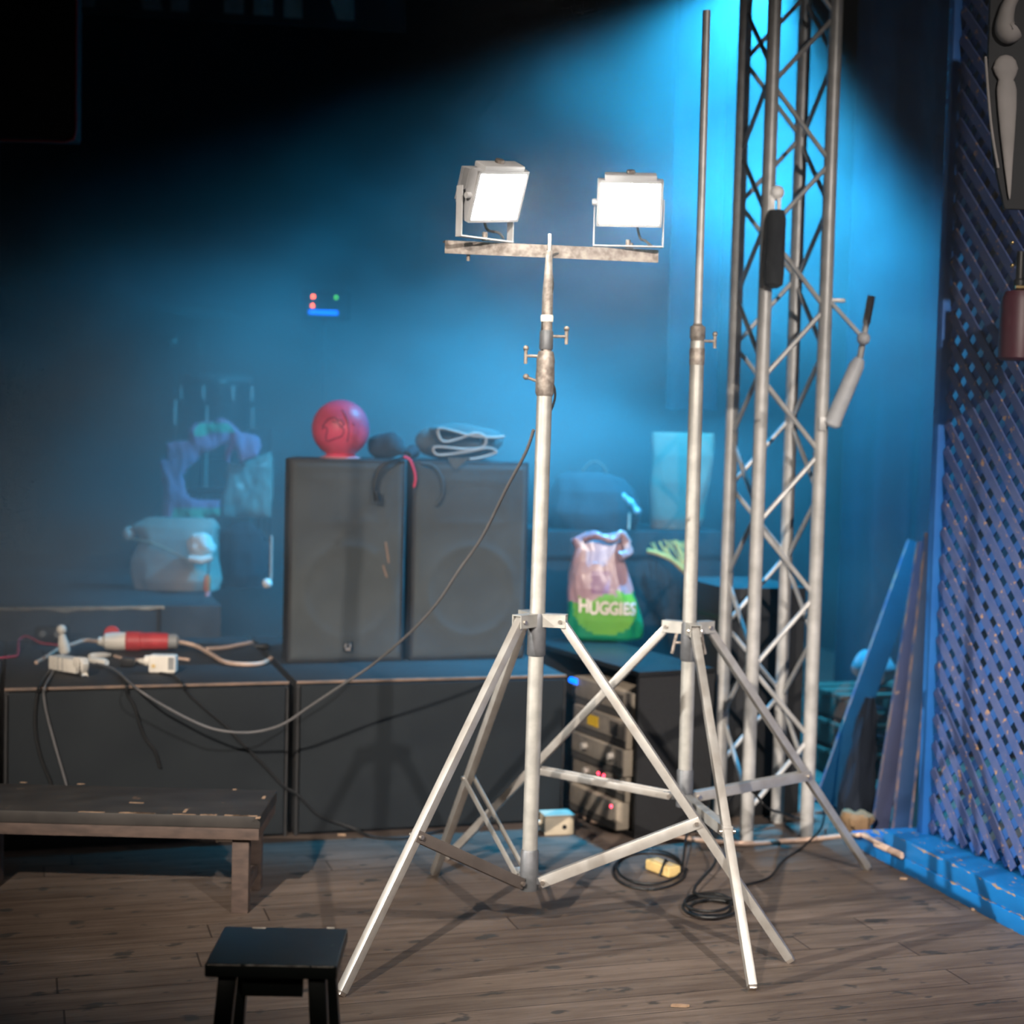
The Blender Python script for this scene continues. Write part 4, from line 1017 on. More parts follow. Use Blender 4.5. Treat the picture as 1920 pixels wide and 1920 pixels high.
# ------------------------------------------------------------------ back curtains
def curtain(name, label, pts, z0, z1, m, amp=.05, wl=.16, th=.012, taper=None):
    """pts: plan polyline; hung cloth with vertical folds"""
    path = smooth_pts(pts, 12); n = len(path); mb = MB(); nz = 14; acc = 0.; off = []
    for i in range(n):
        if i: acc += (path[i] - path[i - 1]).length
        off.append(acc)
    for side in (0, 1):
        for k in range(nz + 1):
            z = z0 + (z1 - z0) * k / nz
            for i, p in enumerate(path):
                t = (path[min(i + 1, n - 1)] - path[max(i - 1, 0)]).normalized(); nn = V((-t.y, t.x, 0))
                a = math.sin(off[i] / wl * 2 * math.pi + .5 * noise.noise(V((off[i] * 2, 0, z * .4)))) * amp * (.55 + .45 * (1 - k / nz)) + .03 * noise.noise(V((off[i] * 5, z * 1.3, 2)))
                mb.v.append(V((p.x, p.y, z)) + nn * (a + th * side))
    B = (nz + 1) * n
    for k in range(nz):
        for i in range(n - 1):
            a = k * n + i; mb.f.append((a, a + 1, a + n + 1, a + n)); mb.f.append((B + a, B + a + n, B + a + n + 1, B + a + 1))
    for i in range(n - 1): mb.f.append((i, B + i, B + i + 1, i + 1)); a = nz * n + i; mb.f.append((a, a + 1, B + a + 1, B + a))
    for k in range(nz): a = k * n; mb.f.append((a, a + n, B + a + n, B + a)); a = k * n + n - 1; mb.f.append((a, B + a, B + a + n, a + n))
    mb.mi = [0] * len(mb.f)
    return tag(mb.build(name, m, ang=80), label, 'curtain')
cA = [PD(1560, 1400, 8.0), PD(1640, 1400, 7.9), PD(1720, 1400, 7.7), PD(1800, 1400, 7.5)]
cA = [V((p.x, p.y, 0)) for p in cA] + [V((4.9, 6.4, 0))]
curtain('hanging_curtain', 'dark blue stage curtain hanging in folds between the truss and the lattice', cA, .02, 4.6, 'velvet', .05, .26)
cB = [PD(1250, 700, 8.35), PD(1345, 700, 8.3)]; cB = [V((p.x, p.y, 0)) for p in cB]
curtain('hanging_drape', 'short blue drape hanging in the haze behind the bare tripod pole', [cB[0], (cB[0] + cB[1]) / 2, cB[1]], PD(1290, 768, 8.3).z, 4.6, 'curtain_black', .02, .2)

# clutter behind the truss
q = G(1577, 1500); 
cx0 = PD(1625, 1350, 7.15)
for k, (zz, lb) in enumerate(((0.0, 'bottom wooden pallet of the stack behind the truss'), (.13, 'middle wooden pallet of the stack behind the truss'), (.26, 'top wooden pallet of the stack behind the truss'))):
    t = thing('pallet', lb, 'pallet', (cx0.x, cx0.y, zz), 'wooden pallets behind the truss')
    for j in range(3): MB().box((cx0.x, cx0.y - .13 + .13 * j, zz + .105), (.46, .09, .02)).build('deck_board', 'crate_wood', t, bev=.002)
    for j in range(2): MB().box((cx0.x - .17 + .34 * j, cx0.y, zz + .049), (.07, .36, .088)).build('bearer', 'crate_wood', t, bev=.002)
o = MB(); c = V((cx0.x, cx0.y - .04, .39 + .075)); o.sph(c, 1, 14, (.085, .09, .085))
for i, v in enumerate(o.v):
    v = v + (v - c) * noise.noise(v * 11) * .5; o.v[i] = V((v.x, v.y, max(v.z, .388)))
tag(o.build('pale_cloth_heap', 'pale_cloth', ang=50), 'crumpled pale cloth on top of the pallets behind the truss', 'cloth')
o = MB(); c = G(1606, 1562) + ZZ * .04
o.sph(c, 1, 12, (.065, .05, .05))
for i, v in enumerate(o.v): o.v[i] = v + (v - c) * noise.noise(v * 24) * .6
for i, v in enumerate(o.v): o.v[i] = V((v.x, v.y, max(v.z, .001)))
tag(o.build('paper_wad', 'paper_brown', ang=30), 'crumpled brown paper on the floor at the end of the blue kerb', 'paper')
# dark blue cloth hanging behind the teal plank
o = thing('slumped_cloth', 'dark cloth slumped on the floor between the slanted teal plank and the mauve plank', 'cloth', V((PD(1625, 1500, 6.7).x, PD(1625, 1500, 6.7).y, 0)))
rows = [(0, 34, 28, -4), (40, 30, 26, -4), (110, 24, 20, 2), (190, 17, 14, 8), (230, 8, 6, 12)]
sC = 6.3 / FPX; q = PD(1612, 1500, 6.27)
soft(interp([(a * sC, b * sC, c_ * sC, d_ * sC) for a, b, c_, d_ in rows], 30), V((q.x, q.y, .001)), R0, F0, 40, .45, 9.).build('cloth_folds', 'velvet', o, ang=80)

# ------------------------------------------------------------------ bench
bf0, bf1 = G(-160, 1515, .31), G(488, 1531, .31); bdir = V((bf1.x - bf0.x, bf1.y - bf0.y, 0)).normalized(); bn = V((-bdir.y, bdir.x, 0))
BL = (bf1 - bf0).length; bo = V((bf0.x, bf0.y, 0)); BW = .345
bench = thing('bench', 'low dark wooden bench with chipped paint, in front of the subwoofers', 'bench', bo + bdir * BL / 2)
def bbox(u0, u1, w0, w1, z0, z1): return (bo + bdir * (u0 + u1) / 2 + bn * (w0 + w1) / 2 + ZZ * (z0 + z1) / 2, (u1 - u0, w1 - w0, z1 - z0), (bdir, bn, ZZ))
MB().box(*bbox(0, BL, 0, BW, .272, .31)).build('top_board', 'bench_paint', bench, bev=.004)
MB().box(*bbox(.0, BL - .004, .004, .026, .235, .271)).build('apron', 'bench_wood', bench, bev=.002)
MB().box(*bbox(.0, BL - .004, BW - .026, BW - .004, .235, .271)).build('apron', 'bench_wood', bench, bev=.002)
MB().box(*bbox(BL - .026, BL - .005, .027, BW - .027, .235, .271)).build('end_apron', 'bench_wood', bench, bev=.002)
u_leg = BL - .09
for u in (u_leg, .12):
    for w in (.03, BW - .075): MB().box(*bbox(u, u + .052, w, w + .045, .0, .2345)).build('leg', 'bench_wood', bench, bev=.003)
MB().box(*bbox(u_leg + .008, u_leg + .044, .076, BW - .077, .05, .085)).build('stretcher', 'bench_wood', bench, bev=.002)
c = bo + bdir * (u_leg - .0) + bn * .05 + ZZ * .222
o = MB(); o.cyl(c, c - bdir * .045, .006, 10); o.lathe([(.008, 0), (.010, .004), (.008, .008)], c - bdir * .045, -bdir, 12); o.build('bolt', 'steel_bolt', bench)
# bare chips along the front edge of the top
random.seed(11)
for k in range(9):
    u = BL * (.40 + .58 * random.random()); ln = random.uniform(.02, .10)
    o = MB(); n = 7; pts = []
    for i in range(n): pts.append((ln * (i / (n - 1) - .5), random.uniform(.003, .012)))
    poly = [(-ln / 2, -.001), (ln / 2, -.001)] + [(x, y) for x, y in reversed(pts)]
    o.prism(poly, bo + bdir * min(u, BL - .06) + ZZ * .3102 + bn * .002, bdir, bn, .001); o.build('paint_chip', 'chipped_wood', bench)
for (px, py, w, h) in ((348, 1520, .010, .040), (256, 1505, .045, .010), (484, 1533, .014, .022), (495, 1495, .010, .030), (152, 1470, .024, .008), (44, 1467, .022, .008), (440, 1480, .012, .012)):
    c = G(px, py, .3105); o = MB(); o.box(c, (w, h, .001), (bdir, bn, ZZ)); o.build('paint_chip', 'chipped_wood', bench)

# ------------------------------------------------------------------ stool
SH = .45
s0, s1, s2, s3 = G(383, 1807, SH), G(632, 1812, SH), G(629, 1739, SH), G(391, 1737, SH)
sdir = V((s1.x - s0.x, s1.y - s0.y, 0)).normalized(); sn = V((-sdir.y, sdir.x, 0)); sw = (s1 - s0).length; sdp = ((s2 - s1).dot(sn) + (s3 - s0).dot(sn)) / 2
so = V((s0.x, s0.y, 0)); sc0 = so + sdir * sw / 2 + sn * sdp / 2
stl = thing('stool', 'small black wooden stool with worn edges in the foreground', 'stool', sc0)
MB().box(sc0 + ZZ * (SH - .014), (sw, sdp, .028), (sdir, sn, ZZ)).build('seat', 'stool_paint', stl, bev=.006, seg=3)
for i in (-1, 1):
    for j in (-1, 1):
        a = sc0 + sdir * (i * (sw / 2 - .042)) + sn * (j * (sdp / 2 - .035)) + ZZ * (SH - .029)
        b = sc0 + sdir * (i * (sw / 2 - .012)) + sn * (j * (sdp / 2 + .015)); 
        MB().bar(a, V((b.x, b.y, .0)), .036, .032, up=sn).build('leg', 'stool_paint', stl, bev=.004)
    MB().bar(sc0 + sdir * (i * (sw / 2 - .027)) - sn * (sdp / 2 - .04) + ZZ * .17, sc0 + sdir * (i * (sw / 2 - .027)) + sn * (sdp / 2 - .04) + ZZ * .17, .022, .022).build('rung', 'stool_paint', stl, bev=.003)
MB().box(sc0 - sn * (sdp / 2 - .04) + ZZ * (SH - .055), (sw - .14, .018, .04), (sdir, sn, ZZ)).build('apron', 'stool_paint', stl, bev=.002)
MB().box(sc0 + sn * (sdp / 2 - .04) + ZZ * (SH - .055), (sw - .14, .018, .04), (sdir, sn, ZZ)).build('apron', 'stool_paint', stl, bev=.002)
random.seed(5)
def wear(u0, u1, w, m='bare_edge'):
    o = MB(); n = 24; vs = []; 
    for i in range(n + 1):
        u = u0 + (u1 - u0) * i / n; q = .0012 + .0022 * max(0, noise.noise(V((u * 60, w * 50, 1))) + .1)
        c = so + sdir * u + sn * w + ZZ * (SH - .0022); vs += [c + ZZ * q * .6 - sn * .0002 , c - ZZ * q, c - ZZ * q + sn * .003, c + ZZ * q * .6 + sn * .003]
    fs = []
    for i in range(n):
        for k in range(4): a = i * 4 + k; b = i * 4 + (k + 1) % 4; fs.append((a, b, b + 4, a + 4))
    fs += [(0, 1, 2, 3), (n * 4 + 3, n * 4 + 2, n * 4 + 1, n * 4)]
    o.add(vs, fs).build('worn_edge', m, stl)
wear(.006, .07, .0006); wear(.08, sw - .055, .0008); wear(sw - .05, sw - .006, .0006)
for (px, py, w, h) in ((486, 1740, .028, .005), (620, 1740, .016, .006)):
    c = G(px, py, SH); MB().box(c + ZZ * .0002, (w, h, .0012), (sdir, sn, ZZ)).build('bare_patch', 'bare_edge', stl, bev=.0004)

# ------------------------------------------------------------------ plugs and cables on the sub
def T(px, py, dz=0.): return G(px, py, SUBZ) + ZZ * dz
mp_ = T(128, 1262)
ps = thing('power_strip', 'white multi-socket power strip on the subwoofer with plugs in it', 'power strip', mp_)
pv = (T(160, 1262) - T(92, 1250)).normalized(); pn = V((-pv.y, pv.x, 0))
MB().box(mp_ + ZZ * .034 , (.155, .06, .05), (pv, pn, ZZ)).build('strip_body', 'white_plastic', ps, bev=.006)
for k in (-1, 0): MB().box(mp_ + ZZ * .033 + pv * (.026 * k + .005), (.003, .062, .052), (pv, pn, ZZ)).build('gap', 'grey_plastic', ps)
o = MB(); o.prism([(0, .0), (.03, -.012), (.045, -.035), (.035, -.03), (.05, -.012), (.055, .01), (.04, .03), (0, .03)], mp_ + pv * .07 + ZZ * .040 - pn * .02, pv, ZZ, .03); o.build('broken_flap', 'white_plastic', ps, bev=.002)
def plug(a, b, r, m, label, up=None):
    t = thing('plug', label, 'plug', min((a, b), key=lambda q: q.z), 'plugs on the subwoofer')
    d = (b - a); MB().tube([a, a + d * .15, a + d * .6, b], [r * .75, r, r * .9, r * .6], 14).build('plug_body', m, t)
    MB().tube([b - d * .02, b + d * .2], [r * .45, r * .35], 10).build('strain_relief', m, t)
    return t
plug(T(122, 1240, .03), T(116, 1240, .10), .022, 'white_plastic', 'white plug standing upright at the power strip')
MB().sph(T(115, 1240, .122), .019, 12).build('x2', 'white_plastic').name = 'round_adapter'
tag(bpy.data.objects['round_adapter'], 'round white adapter sitting on top of the upright plug', 'adapter')
plug(T(168, 1240, .016), T(200, 1236, .016), .016, 'white_plastic', 'white plug lying just behind the power strip')
plug(T(200, 1252, .018), T(170, 1247, .018), .015, 'white_plastic', 'white plug lying between the power strip and the red connector')
plug(T(284, 1248, .014), T(262, 1246, .014), .014, 'white_plastic', 'small white plug lying in front of the red connector')
# big red connector
ca, cbq = T(183, 1222, .042), T(335, 1222, .042)
cdv = (cbq - ca).normalized()
rcn = thing('industrial_connector', 'large red industrial plug connector with a white collar on the subwoofer', 'connector', ca - ZZ * .042)
Lc = (cbq - ca).length
seg_ = lambda t: ca + cdv * (Lc * t)
MB().lathe([(.012, 0), (.017, .004), (.019, .02), (.032, .03), (.036, .06), (.037, Lc * .34), (.034, Lc * .35)], ca, cdv, 24).build('white_collar', 'white_plastic', rcn)
MB().lathe([(.036, Lc * .345), (.040, Lc * .36), (.040, Lc * .52), (.036, Lc * .53), (.034, Lc * .86), (.030, Lc * .87)], ca, cdv, 24).build('red_shell', 'red_plastic', rcn)
MB().lathe([(.030, Lc * .865), (.030, Lc * .97), (.02, Lc)], ca, cdv, 24).build('cable_gland', 'grey_plastic', rcn)
MB().lathe([(.030, -.006), (.032, -.004), (.032, .004), (.030, .006)], seg_(.16) + ZZ * .028 + F0 * .02, F0, 24).build('hinged_cap', 'red_plastic', rcn)
# white timer plug
tp = T(306, 1262)
t = thing('timer_plug', 'white plug-in timer with a grey panel in front of the red connector', 'timer plug', tp)
MB().box(tp + ZZ * .036, (.10, .055, .066), (R0, F0, ZZ)).build('timer_body', 'white_plastic', t, bev=.01, seg=3)
MB().box(tp + ZZ * .040 + R0 * .034 - F0 * .0275, (.020, .004, .045), (R0, F0, ZZ)).build('side_panel', 'grey_plastic', t)
MB().cyl(tp + ZZ * .045 - R0 * .048, tp + ZZ * .045 - R0 * .068, .02, 16).build('socket_nose', 'white_plastic', t, bev=.003)
MB().cyl(tp + ZZ * .03 - R0 * .03 - F0 * .027, tp + ZZ * .03 - R0 * .03 - F0 * .033, .007, 12).build('switch', 'yellow_plastic', t)
bx = T(98, 1205)
t = thing('stage_box', 'small black junction box behind the white power strip', 'box', bx)
MB().box(bx + ZZ * .035, (.125, .06, .07), (R0, F0, ZZ)).build('box_body', 'black_satin', t, bev=.004)
for k in (-1, 1): MB().cyl(bx + ZZ * .04 + R0 * .03 * k - F0 * .03, bx + ZZ * .04 + R0 * .03 * k - F0 * .034, .014, 14).build('socket', 'grey_plastic', t)
blk = T(240, 1250); tag(MB().box(blk + ZZ * .018, (.05, .04, .032), (R0, F0, ZZ)).build('cable_adapter', 'black_satin', bev=.004), 'small black adapter between the power strip and the timer', 'adapter')
cable('red_cable', [T(-20, 1240, .01), T(22, 1236, .01), T(34, 1232, .012), T(36, 1214, .03), T(52, 1212, .04), T(75, 1219, .03), T(95, 1222, .03), T(110, 1226, .035)], .0042, 'cable_red', 'bright red cable curling up to the upright white plug')
cable('white_cable', [T(335, 1222, .04), T(365, 1222, .025), T(395, 1232, .012), T(420, 1246, .011), T(455, 1251, .011), T(490, 1249, .011), T(508, 1240, .012)], .0085, 'cable_white', 'thick pale cable leaving the red connector in a loop')
cable('white_cable', [T(388, 1226, .02), T(420, 1220, .012), T(450, 1214, .012), T(473, 1210, .012)], .0075, 'cable_white', 'short pale cable end running back toward the speaker')
cable('tan_cable', [T(184, 1222, .04), T(160, 1219, .04), T(136, 1222, .03), T(110, 1226, .02), T(85, 1238, .01), T(68, 1246, .008)], .0075, 'cable_white', 'tan cable entering the white collar of the red connector')
cable('tan_cable', [T(355, 1242, .01), T(330, 1240, .012), T(300, 1238, .012), T(250, 1243, .01), T(215, 1236, .012)], .006, 'cable_white', 'tan cable lying under the red connector')
plug(T(504, 1218, .014), T(480, 1218, .014), .013, 'black_satin', 'black plug at the far end of the subwoofer beside the speaker')

# dark cables hanging down the sub front
YC = YF - .014
def hang(pts, r, m, label): cable('hanging_cable', [p if isinstance(p, Vector) else V((X_at(p, 1285, YF), YF - .016, SUBZ + .007)) if isinstance(p, int) else YP(p[0], p[1], YC) for p in pts], r, m, label, group='cables hanging on the subwoofers')
hang([T(92, 1262, .008), T(80, 1278, .008), 73, (70, 1300), (66, 1330), (66, 1370), (76, 1420), (95, 1468), (110, 1520)], .0052, 'cable_black', 'black cable hanging straight down behind the bench, nearest the photo edge')
hang([T(100, 1262, .008), T(90, 1280, .008), 84, (82, 1303), (88, 1340), (104, 1400), (124, 1470), (135, 1520)], .0045, 'cable_grey', 'grey cable hanging beside the black one behind the bench')
hang([T(226, 1264, .008), T(232, 1276, .008), 236, (240, 1303), (252, 1325), (270, 1380), (290, 1408), (300, 1440)], .005, 'cable_black', 'black cable drooping from the plugs down the middle of the subwoofer')
hang([T(300, 1266, .008), T(326, 1272, .008), 342, (350, 1296), (380, 1325), (420, 1358), (450, 1390), (490, 1430), (530, 1472), (560, 1492), (600, 1530), (660, 1552), G(700, 1572) + ZZ * .006, G(760, 1574) + ZZ * .006, G(830, 1560) + ZZ * .006], .0052, 'cable_black', 'black cable slanting down across both subwoofers to the floor')
# the long sagging flex from the stand
a_ = PD(1000.5, 806, 4.65)
sag = [a_, PD(985, 850, 4.70), PD(950, 915, 4.82), PD(905, 1005, 4.98), PD(860, 1070, 5.08), PD(820, 1130, 5.16), PD(770, 1185, 5.25), PD(700, 1245, 5.36), PD(640, 1285, 5.42), PD(580, 1325, 5.46), PD(530, 1358, 5.50), PD(480, 1372, 5.52), PD(430, 1372, 5.50), PD(380, 1360, 5.50), PD(310, 1325, 5.46), PD(255, 1290, 5.45), T(215, 1262, .012), T(180, 1250, .012)]
cable('sagging_cable', sag, .0048, 'cable_grey', 'long grey cable sagging from the lit stand to the plugs on the subwoofer')

# ------------------------------------------------------------------ floor things
jb = G(1048, 1566)
t = thing('junction_box', 'cream junction box with round knockouts on the floor by the subwoofer', 'junction box', jb)
jx = (G(1085, 1560) - G(1015, 1566)).normalized(); jx = (R0 + F0 * .25).normalized(); jy = V((-jx.y, jx.x, 0))
MB().box(jb + jy * .04 + ZZ * .034, (.112, .085, .068), (jx, jy, ZZ)).build('box_body', 'cream_plastic', t, bev=.006)
MB().box(jb + jy * .04 + ZZ * .072, (.116, .089, .008), (jx, jy, ZZ)).build('lid', 'cream_plastic', t, bev=.003)
MB().cyl(jb + jx * .02 + ZZ * .03 + jy * -.002, jb + jx * .02 + ZZ * .03 - jy * .003, .009, 16).build('knockout', 'cable_black', t)
MB().cyl(jb + jy * .04 - jx * .055 + ZZ * .04, jb + jy * .04 - jx * .072 + ZZ * .04, .010, 14).build('cable_gland', 'cream_plastic', t)
ad = G(1234, 1640)
t = thing('power_adapter', 'yellowish power adapter lying among black cables under the tripods', 'adapter', ad)
ax_ = (G(1264, 1640) - G(1206, 1618)); ax_ = V((ax_.x, ax_.y, 0)).normalized(); ay_ = V((-ax_.y, ax_.x, 0))
MB().box(ad + ay_ * .02 + ZZ * .022, (.125, .055, .036), (ax_, ay_, ZZ)).build('adapter_body', 'yellow_plastic', t, bev=.008, seg=3)
MB().box(ad + ay_ * .02 + ZZ * .0405, (.09, .012, .003), (ax_, ay_, ZZ)).build('seam', 'cream_plastic', t)
MB().tube(smooth_pts([ad + ax_ * .0 + ay_ * .055 + ZZ * .006, ad + ax_ * .005 + ay_ * .03 + ZZ * .046, ad + ax_ * .03 + ay_ * .0 + ZZ * .046, ad + ax_ * .03 - ay_ * .02 + ZZ * .006], 5), .0045, 8).build('wrapped_flex', 'cable_black', t)
def coil(name, label, cx, cy, rx, ry, turns, r, tails):
    random.seed(int(cx)); pts = []
    N_ = 14 * turns
    for k in range(N_ + 1):
        a = 2 * math.pi * k / 14; w = 1 + .12 * math.sin(a * .43 + cx)
        p = G(cx + rx * w * math.cos(a) + 6 * math.sin(a * .31), cy + ry * w * math.sin(a) + 3 * math.sin(a * .23)); pts.append(p + ZZ * (.006 + .010 * (k // 14) * .8))
    pts += tails
    return cable(name, pts, r, 'cable_black', label, None, 4)
coil('coiled_cable', 'tangle of black cable around the yellowish adapter', 1214, 1632, 66, 34, 2, .0042, [G(1285, 1600) + ZZ * .05, G(1298, 1575) + ZZ * .12, PD(1308, 1560, 4.85)])
coil('coiled_cable', 'loose coil of black cable behind the foremost tripod foot', 1330, 1706, 46, 18, 3, .0048, [G(1300, 1690) + ZZ * .03, G(1340, 1640) + ZZ * .04, G(1336, 1610) + ZZ * .06, G(1325, 1580) + ZZ * .14])
cable('black_cable', [PD(1330, 1560, 5.3), PD(1350, 1530, 5.35), PD(1368, 1500, 5.4), PD(1392, 1477, 5.42), PD(1412, 1485, 5.42), PD(1440, 1515, 5.44), G(1470, 1555) + ZZ * .06, G(1500, 1545) + ZZ * .02, G(1525, 1540) + ZZ * .01], .0045, 'cable_black', 'black cable arching over the brace of the bare tripod stand')
cable('black_cable', [G(1543, 1552) + ZZ * .10, G(1540, 1575) + ZZ * .05, G(1505, 1592) + ZZ * .008, G(1470, 1615) + ZZ * .006, G(1440, 1650) + ZZ * .006, G(1380, 1665) + ZZ * .006], .004, 'cable_black', 'thin black cable dropping from the truss foot onto the floor')
cable('floor_cable', [G(1072, 1512) + ZZ * .012, G(1090, 1532) + ZZ * .009, G(1120, 1547) + ZZ * .009, G(1180, 1560) + ZZ * .009, G(1250, 1572) + ZZ * .009, G(1320, 1580) + ZZ * .009, G(1400, 1586) + ZZ * .009, G(1470, 1581) + ZZ * .009, G(1530, 1577) + ZZ * .009, G(1585, 1572) + ZZ * .012, G(1606, 1571, .05) + ZZ * .010, G(1618, 1571, .053) + ZZ * .010, G(1650, 1588, .053) + ZZ * .010, G(1690, 1607, .053) + ZZ * .010, V((KX - .012, 4.98, .055)), V((KX - .012, 4.8, .06))], .0085, 'cable_white', 'pale cable running along the floor under the truss to the blue kerb')
for (px, py, w, h, lb) in ((641, 1567, .030, .010, 'wood splinter on the floor at the foot of the subwoofer'), (1694, 1649, .028, .012, 'pale splinter on the floor beside the blue kerb'), (1275, 1888, .05, .012, 'brown wood splinter on the floorboards, nearest the camera'), (1824, 1707, .012, .012, 'tiny pale crumb at the foot of the blue kerb')):
    c = G(px, py); o = MB(); o.prism([(-w / 2, -h / 3), (w * .3, -h / 2), (w / 2, 0), (w * .1, h / 2), (-w * .4, h / 3)], c + ZZ * .004, R0, F0, .006)
    tag(o.build('wood_splinter', 'chipped_wood'), lb, 'splinter', 'splinters on the floor')

# ------------------------------------------------------------------ top right: ornament and extinguisher; top left: banner and hanging speaker
dO = 4.72
orn = thing('hanging_fretwork', 'dark carved panel with a white scroll and teardrop above the lattice', 'ornament', PD(1895, 380, dO))
XO = PD(1885, 300, dO); oy = V((0, 0, 1)); ox = V((.35, -.94, 0)).normalized(); ox = R0
Pp = lambda px, py: ((px - 1885) * dO / FPX, (300 - py) * dO / FPX)
o = MB(); o.prism([Pp(*q) for q in ((1846, -60), (1990, -60), (1990, 390), (1890, 390), (1866, 300), (1848, 160))], XO + F0 * .02, ox, oy, .02); o.build('back_board', 'ornament_dark', orn, bev=.003)
def lathe_px(rows, m, name):
    mb = MB(); n = 16
    for (cx, cy, hw) in rows:
        for k in range(n):
            a = 2 * math.pi * k / n; q = Pp(cx + hw * math.cos(a), cy); mb.v.append(XO + ox * q[0] + oy * q[1] - F0 * (hw * dO / FPX * .35 * math.sin(a)))
    for i in range(len(rows) - 1):
        for k in range(n): p = i * n + k; q = i * n + (k + 1) % n; mb.f.append((p, q, q + n, p + n)); mb.mi.append(0)
    mb.f.append(tuple(range(n))); mb.mi.append(0); e = (len(rows) - 1) * n; mb.f.append(tuple(e + k for k in reversed(range(n)))); mb.mi.append(0)
    return mb.build(name, m, orn, ang=60)
lathe_px([(1878, 106, 3), (1878, 109, 12), (1878, 116, 19), (1878, 130, 24), (1879, 142, 20), (1880, 152, 14), (1881, 156, 16), (1882, 170, 19), (1884, 200, 18), (1887, 250, 14), (1891, 310, 8), (1895, 360, 3), (1896, 372, 1)], 'ornament_white', 'teardrop')
MB().tube(smooth_pts([XO + ox * Pp(*q)[0] + oy * Pp(*q)[1] - F0 * .01 for q in ((1910, -10), (1890, -2), (1878, 15), (1872, 40), (1872, 58), (1880, 66), (1888, 60))], 6), [.012 + .022 * min(1, i / 30) for i in range(37)], 12).build('scroll', 'ornament_white', orn)
MB().tube(smooth_pts([XO + ox * Pp(*q)[0] + oy * Pp(*q)[1] for q in ((1840, 110), (1848, 180), (1858, 250), (1872, 315))], 6), .004, 8).build('edge_line', 'ornament_white', orn)
fe0 = PD(1905, 676, 4.99)
fe = thing('fire_extinguisher', 'dark red fire extinguisher hung in front of the lattice', 'fire extinguisher', fe0)
hF = (PD(1905, 545, 4.99) - fe0).length
MB().lathe([(.045, 0), (.055, .008), (.055, hF - .03), (.045, hF - .005), (.02, hF)], fe0, ZZ, 28).build('cylinder', 'extinguisher_red', fe)
MB().lathe([(.016, 0), (.018, .01), (.018, .03), (.012, .035), (.012, .12)], fe0 + ZZ * hF, ZZ, 16).build('valve', 'black_satin', fe)
MB().cyl(fe0 + ZZ * (hF + .008) - F0 * .02 - R0 * .018, fe0 + ZZ * (hF + .008) - F0 * .02 + R0 * .01, .006, 10).build('pin', 'brass', fe)
for py in (498, 455): MB().sph(PD(1898, py, 4.965), .007, 8).build('gauge', 'brass', fe)
MB().box(fe0 + ZZ * hF * .6 + F0 * .065, (.04, .03, .03), (R0, F0, ZZ)).build('mount_bracket', 'black_satin', fe)

dB = 7.5
ban = thing('hanging_banner', 'black banner with big grey letters along the top of the frame', 'banner', PD(400, 45, dB))
Bq = lambda px, py: PD(px, py, dB)
o = MB(); c = (Bq(80, -200) + Bq(720, -180)) / 2; bw = (Bq(720, 40) - Bq(80, 10)).length
tl = [Bq(80, -330), Bq(760, -330), Bq(760, 60), Bq(80, 20)]; o.add(tl + [p + F0 * .006 for p in tl], [(0, 1, 2, 3), (7, 6, 5, 4), (0, 4, 5, 1), (1, 5, 6, 2), (2, 6, 7, 3), (3, 7, 4, 0)]); o.build('banner_cloth', 'banner_black', ban)
def stroke(pts):
    o = MB(); ps = [Bq(*q) - F0 * .004 for q in pts]; n = len(ps)
    o.add(ps + [p + F0 * .003 for p in ps], [tuple(range(n)), tuple(reversed(range(n, 2 * n)))] + [(i, (i + 1) % n, n + (i + 1) % n, n + i) for i in range(n)]); return o
letters = {'A': [[(140, 12), (176, 13), (232, -230), (205, -230)], [(268, 18), (306, 20), (240, -230), (212, -230)]],
           'I': [[(320, 21), (354, 23), (354, -230), (320, -230)]], 'T': [[(420, 25), (457, 27), (457, -195), (420, -195)], [(385, -195), (495, -195), (495, -230), (385, -230)]],
           'I2': [[(475, 28), (512, 30), (512, -180), (475, -180)]], 'N': [[(532, 33), (567, 35), (567, -230), (532, -230)], [(632, 37), (664, 39), (664, -230), (632, -230)], [(632, 37), (640, 37), (567, -230), (545, -230)]]}
for k, sts in letters.items():
    for s_i in sts: stroke(s_i).build('letter', 'banner_letter', ban)
hsK = PD(70, 265, 6.2)
hk_ = thing('hanging_speaker', 'black hanging speaker with a dull red edge, dark in the top corner', 'speaker', hsK)
a, b = PD(-220, 258, 6.2), PD(140, 258, 6.2); wS = (b - a).length; hS = .62
cS = (a + b) / 2 + ZZ * hS / 2 + F0 * .15
MB().box(cS - F0 * .1, (wS, .1, hS), (R0, F0, ZZ)).build('cabinet', 'black_vinyl', hk_, bev=.01)
e1 = cS + R0 * (wS / 2 + .002) - F0 * .15
MB().tube(smooth_pts([e1 + ZZ * hS * .48, e1 - ZZ * hS * .2, e1 - ZZ * (hS / 2 - .03), e1 - ZZ * (hS / 2 + .004) - R0 * .03, e1 - ZZ * (hS / 2 + .006) - R0 * .12, e1 - ZZ * (hS / 2 + .006) - R0 * .5], 6), .006, 8).build('red_edge', 'red_piping', hk_)
for q in (-1, 1): MB().cyl(cS + R0 * (q * wS * .3) + ZZ * hS / 2, cS + R0 * (q * wS * .3) + ZZ * (6.0 - cS.z), .006, 8).build('suspension_chain', 'black_satin', hk_)

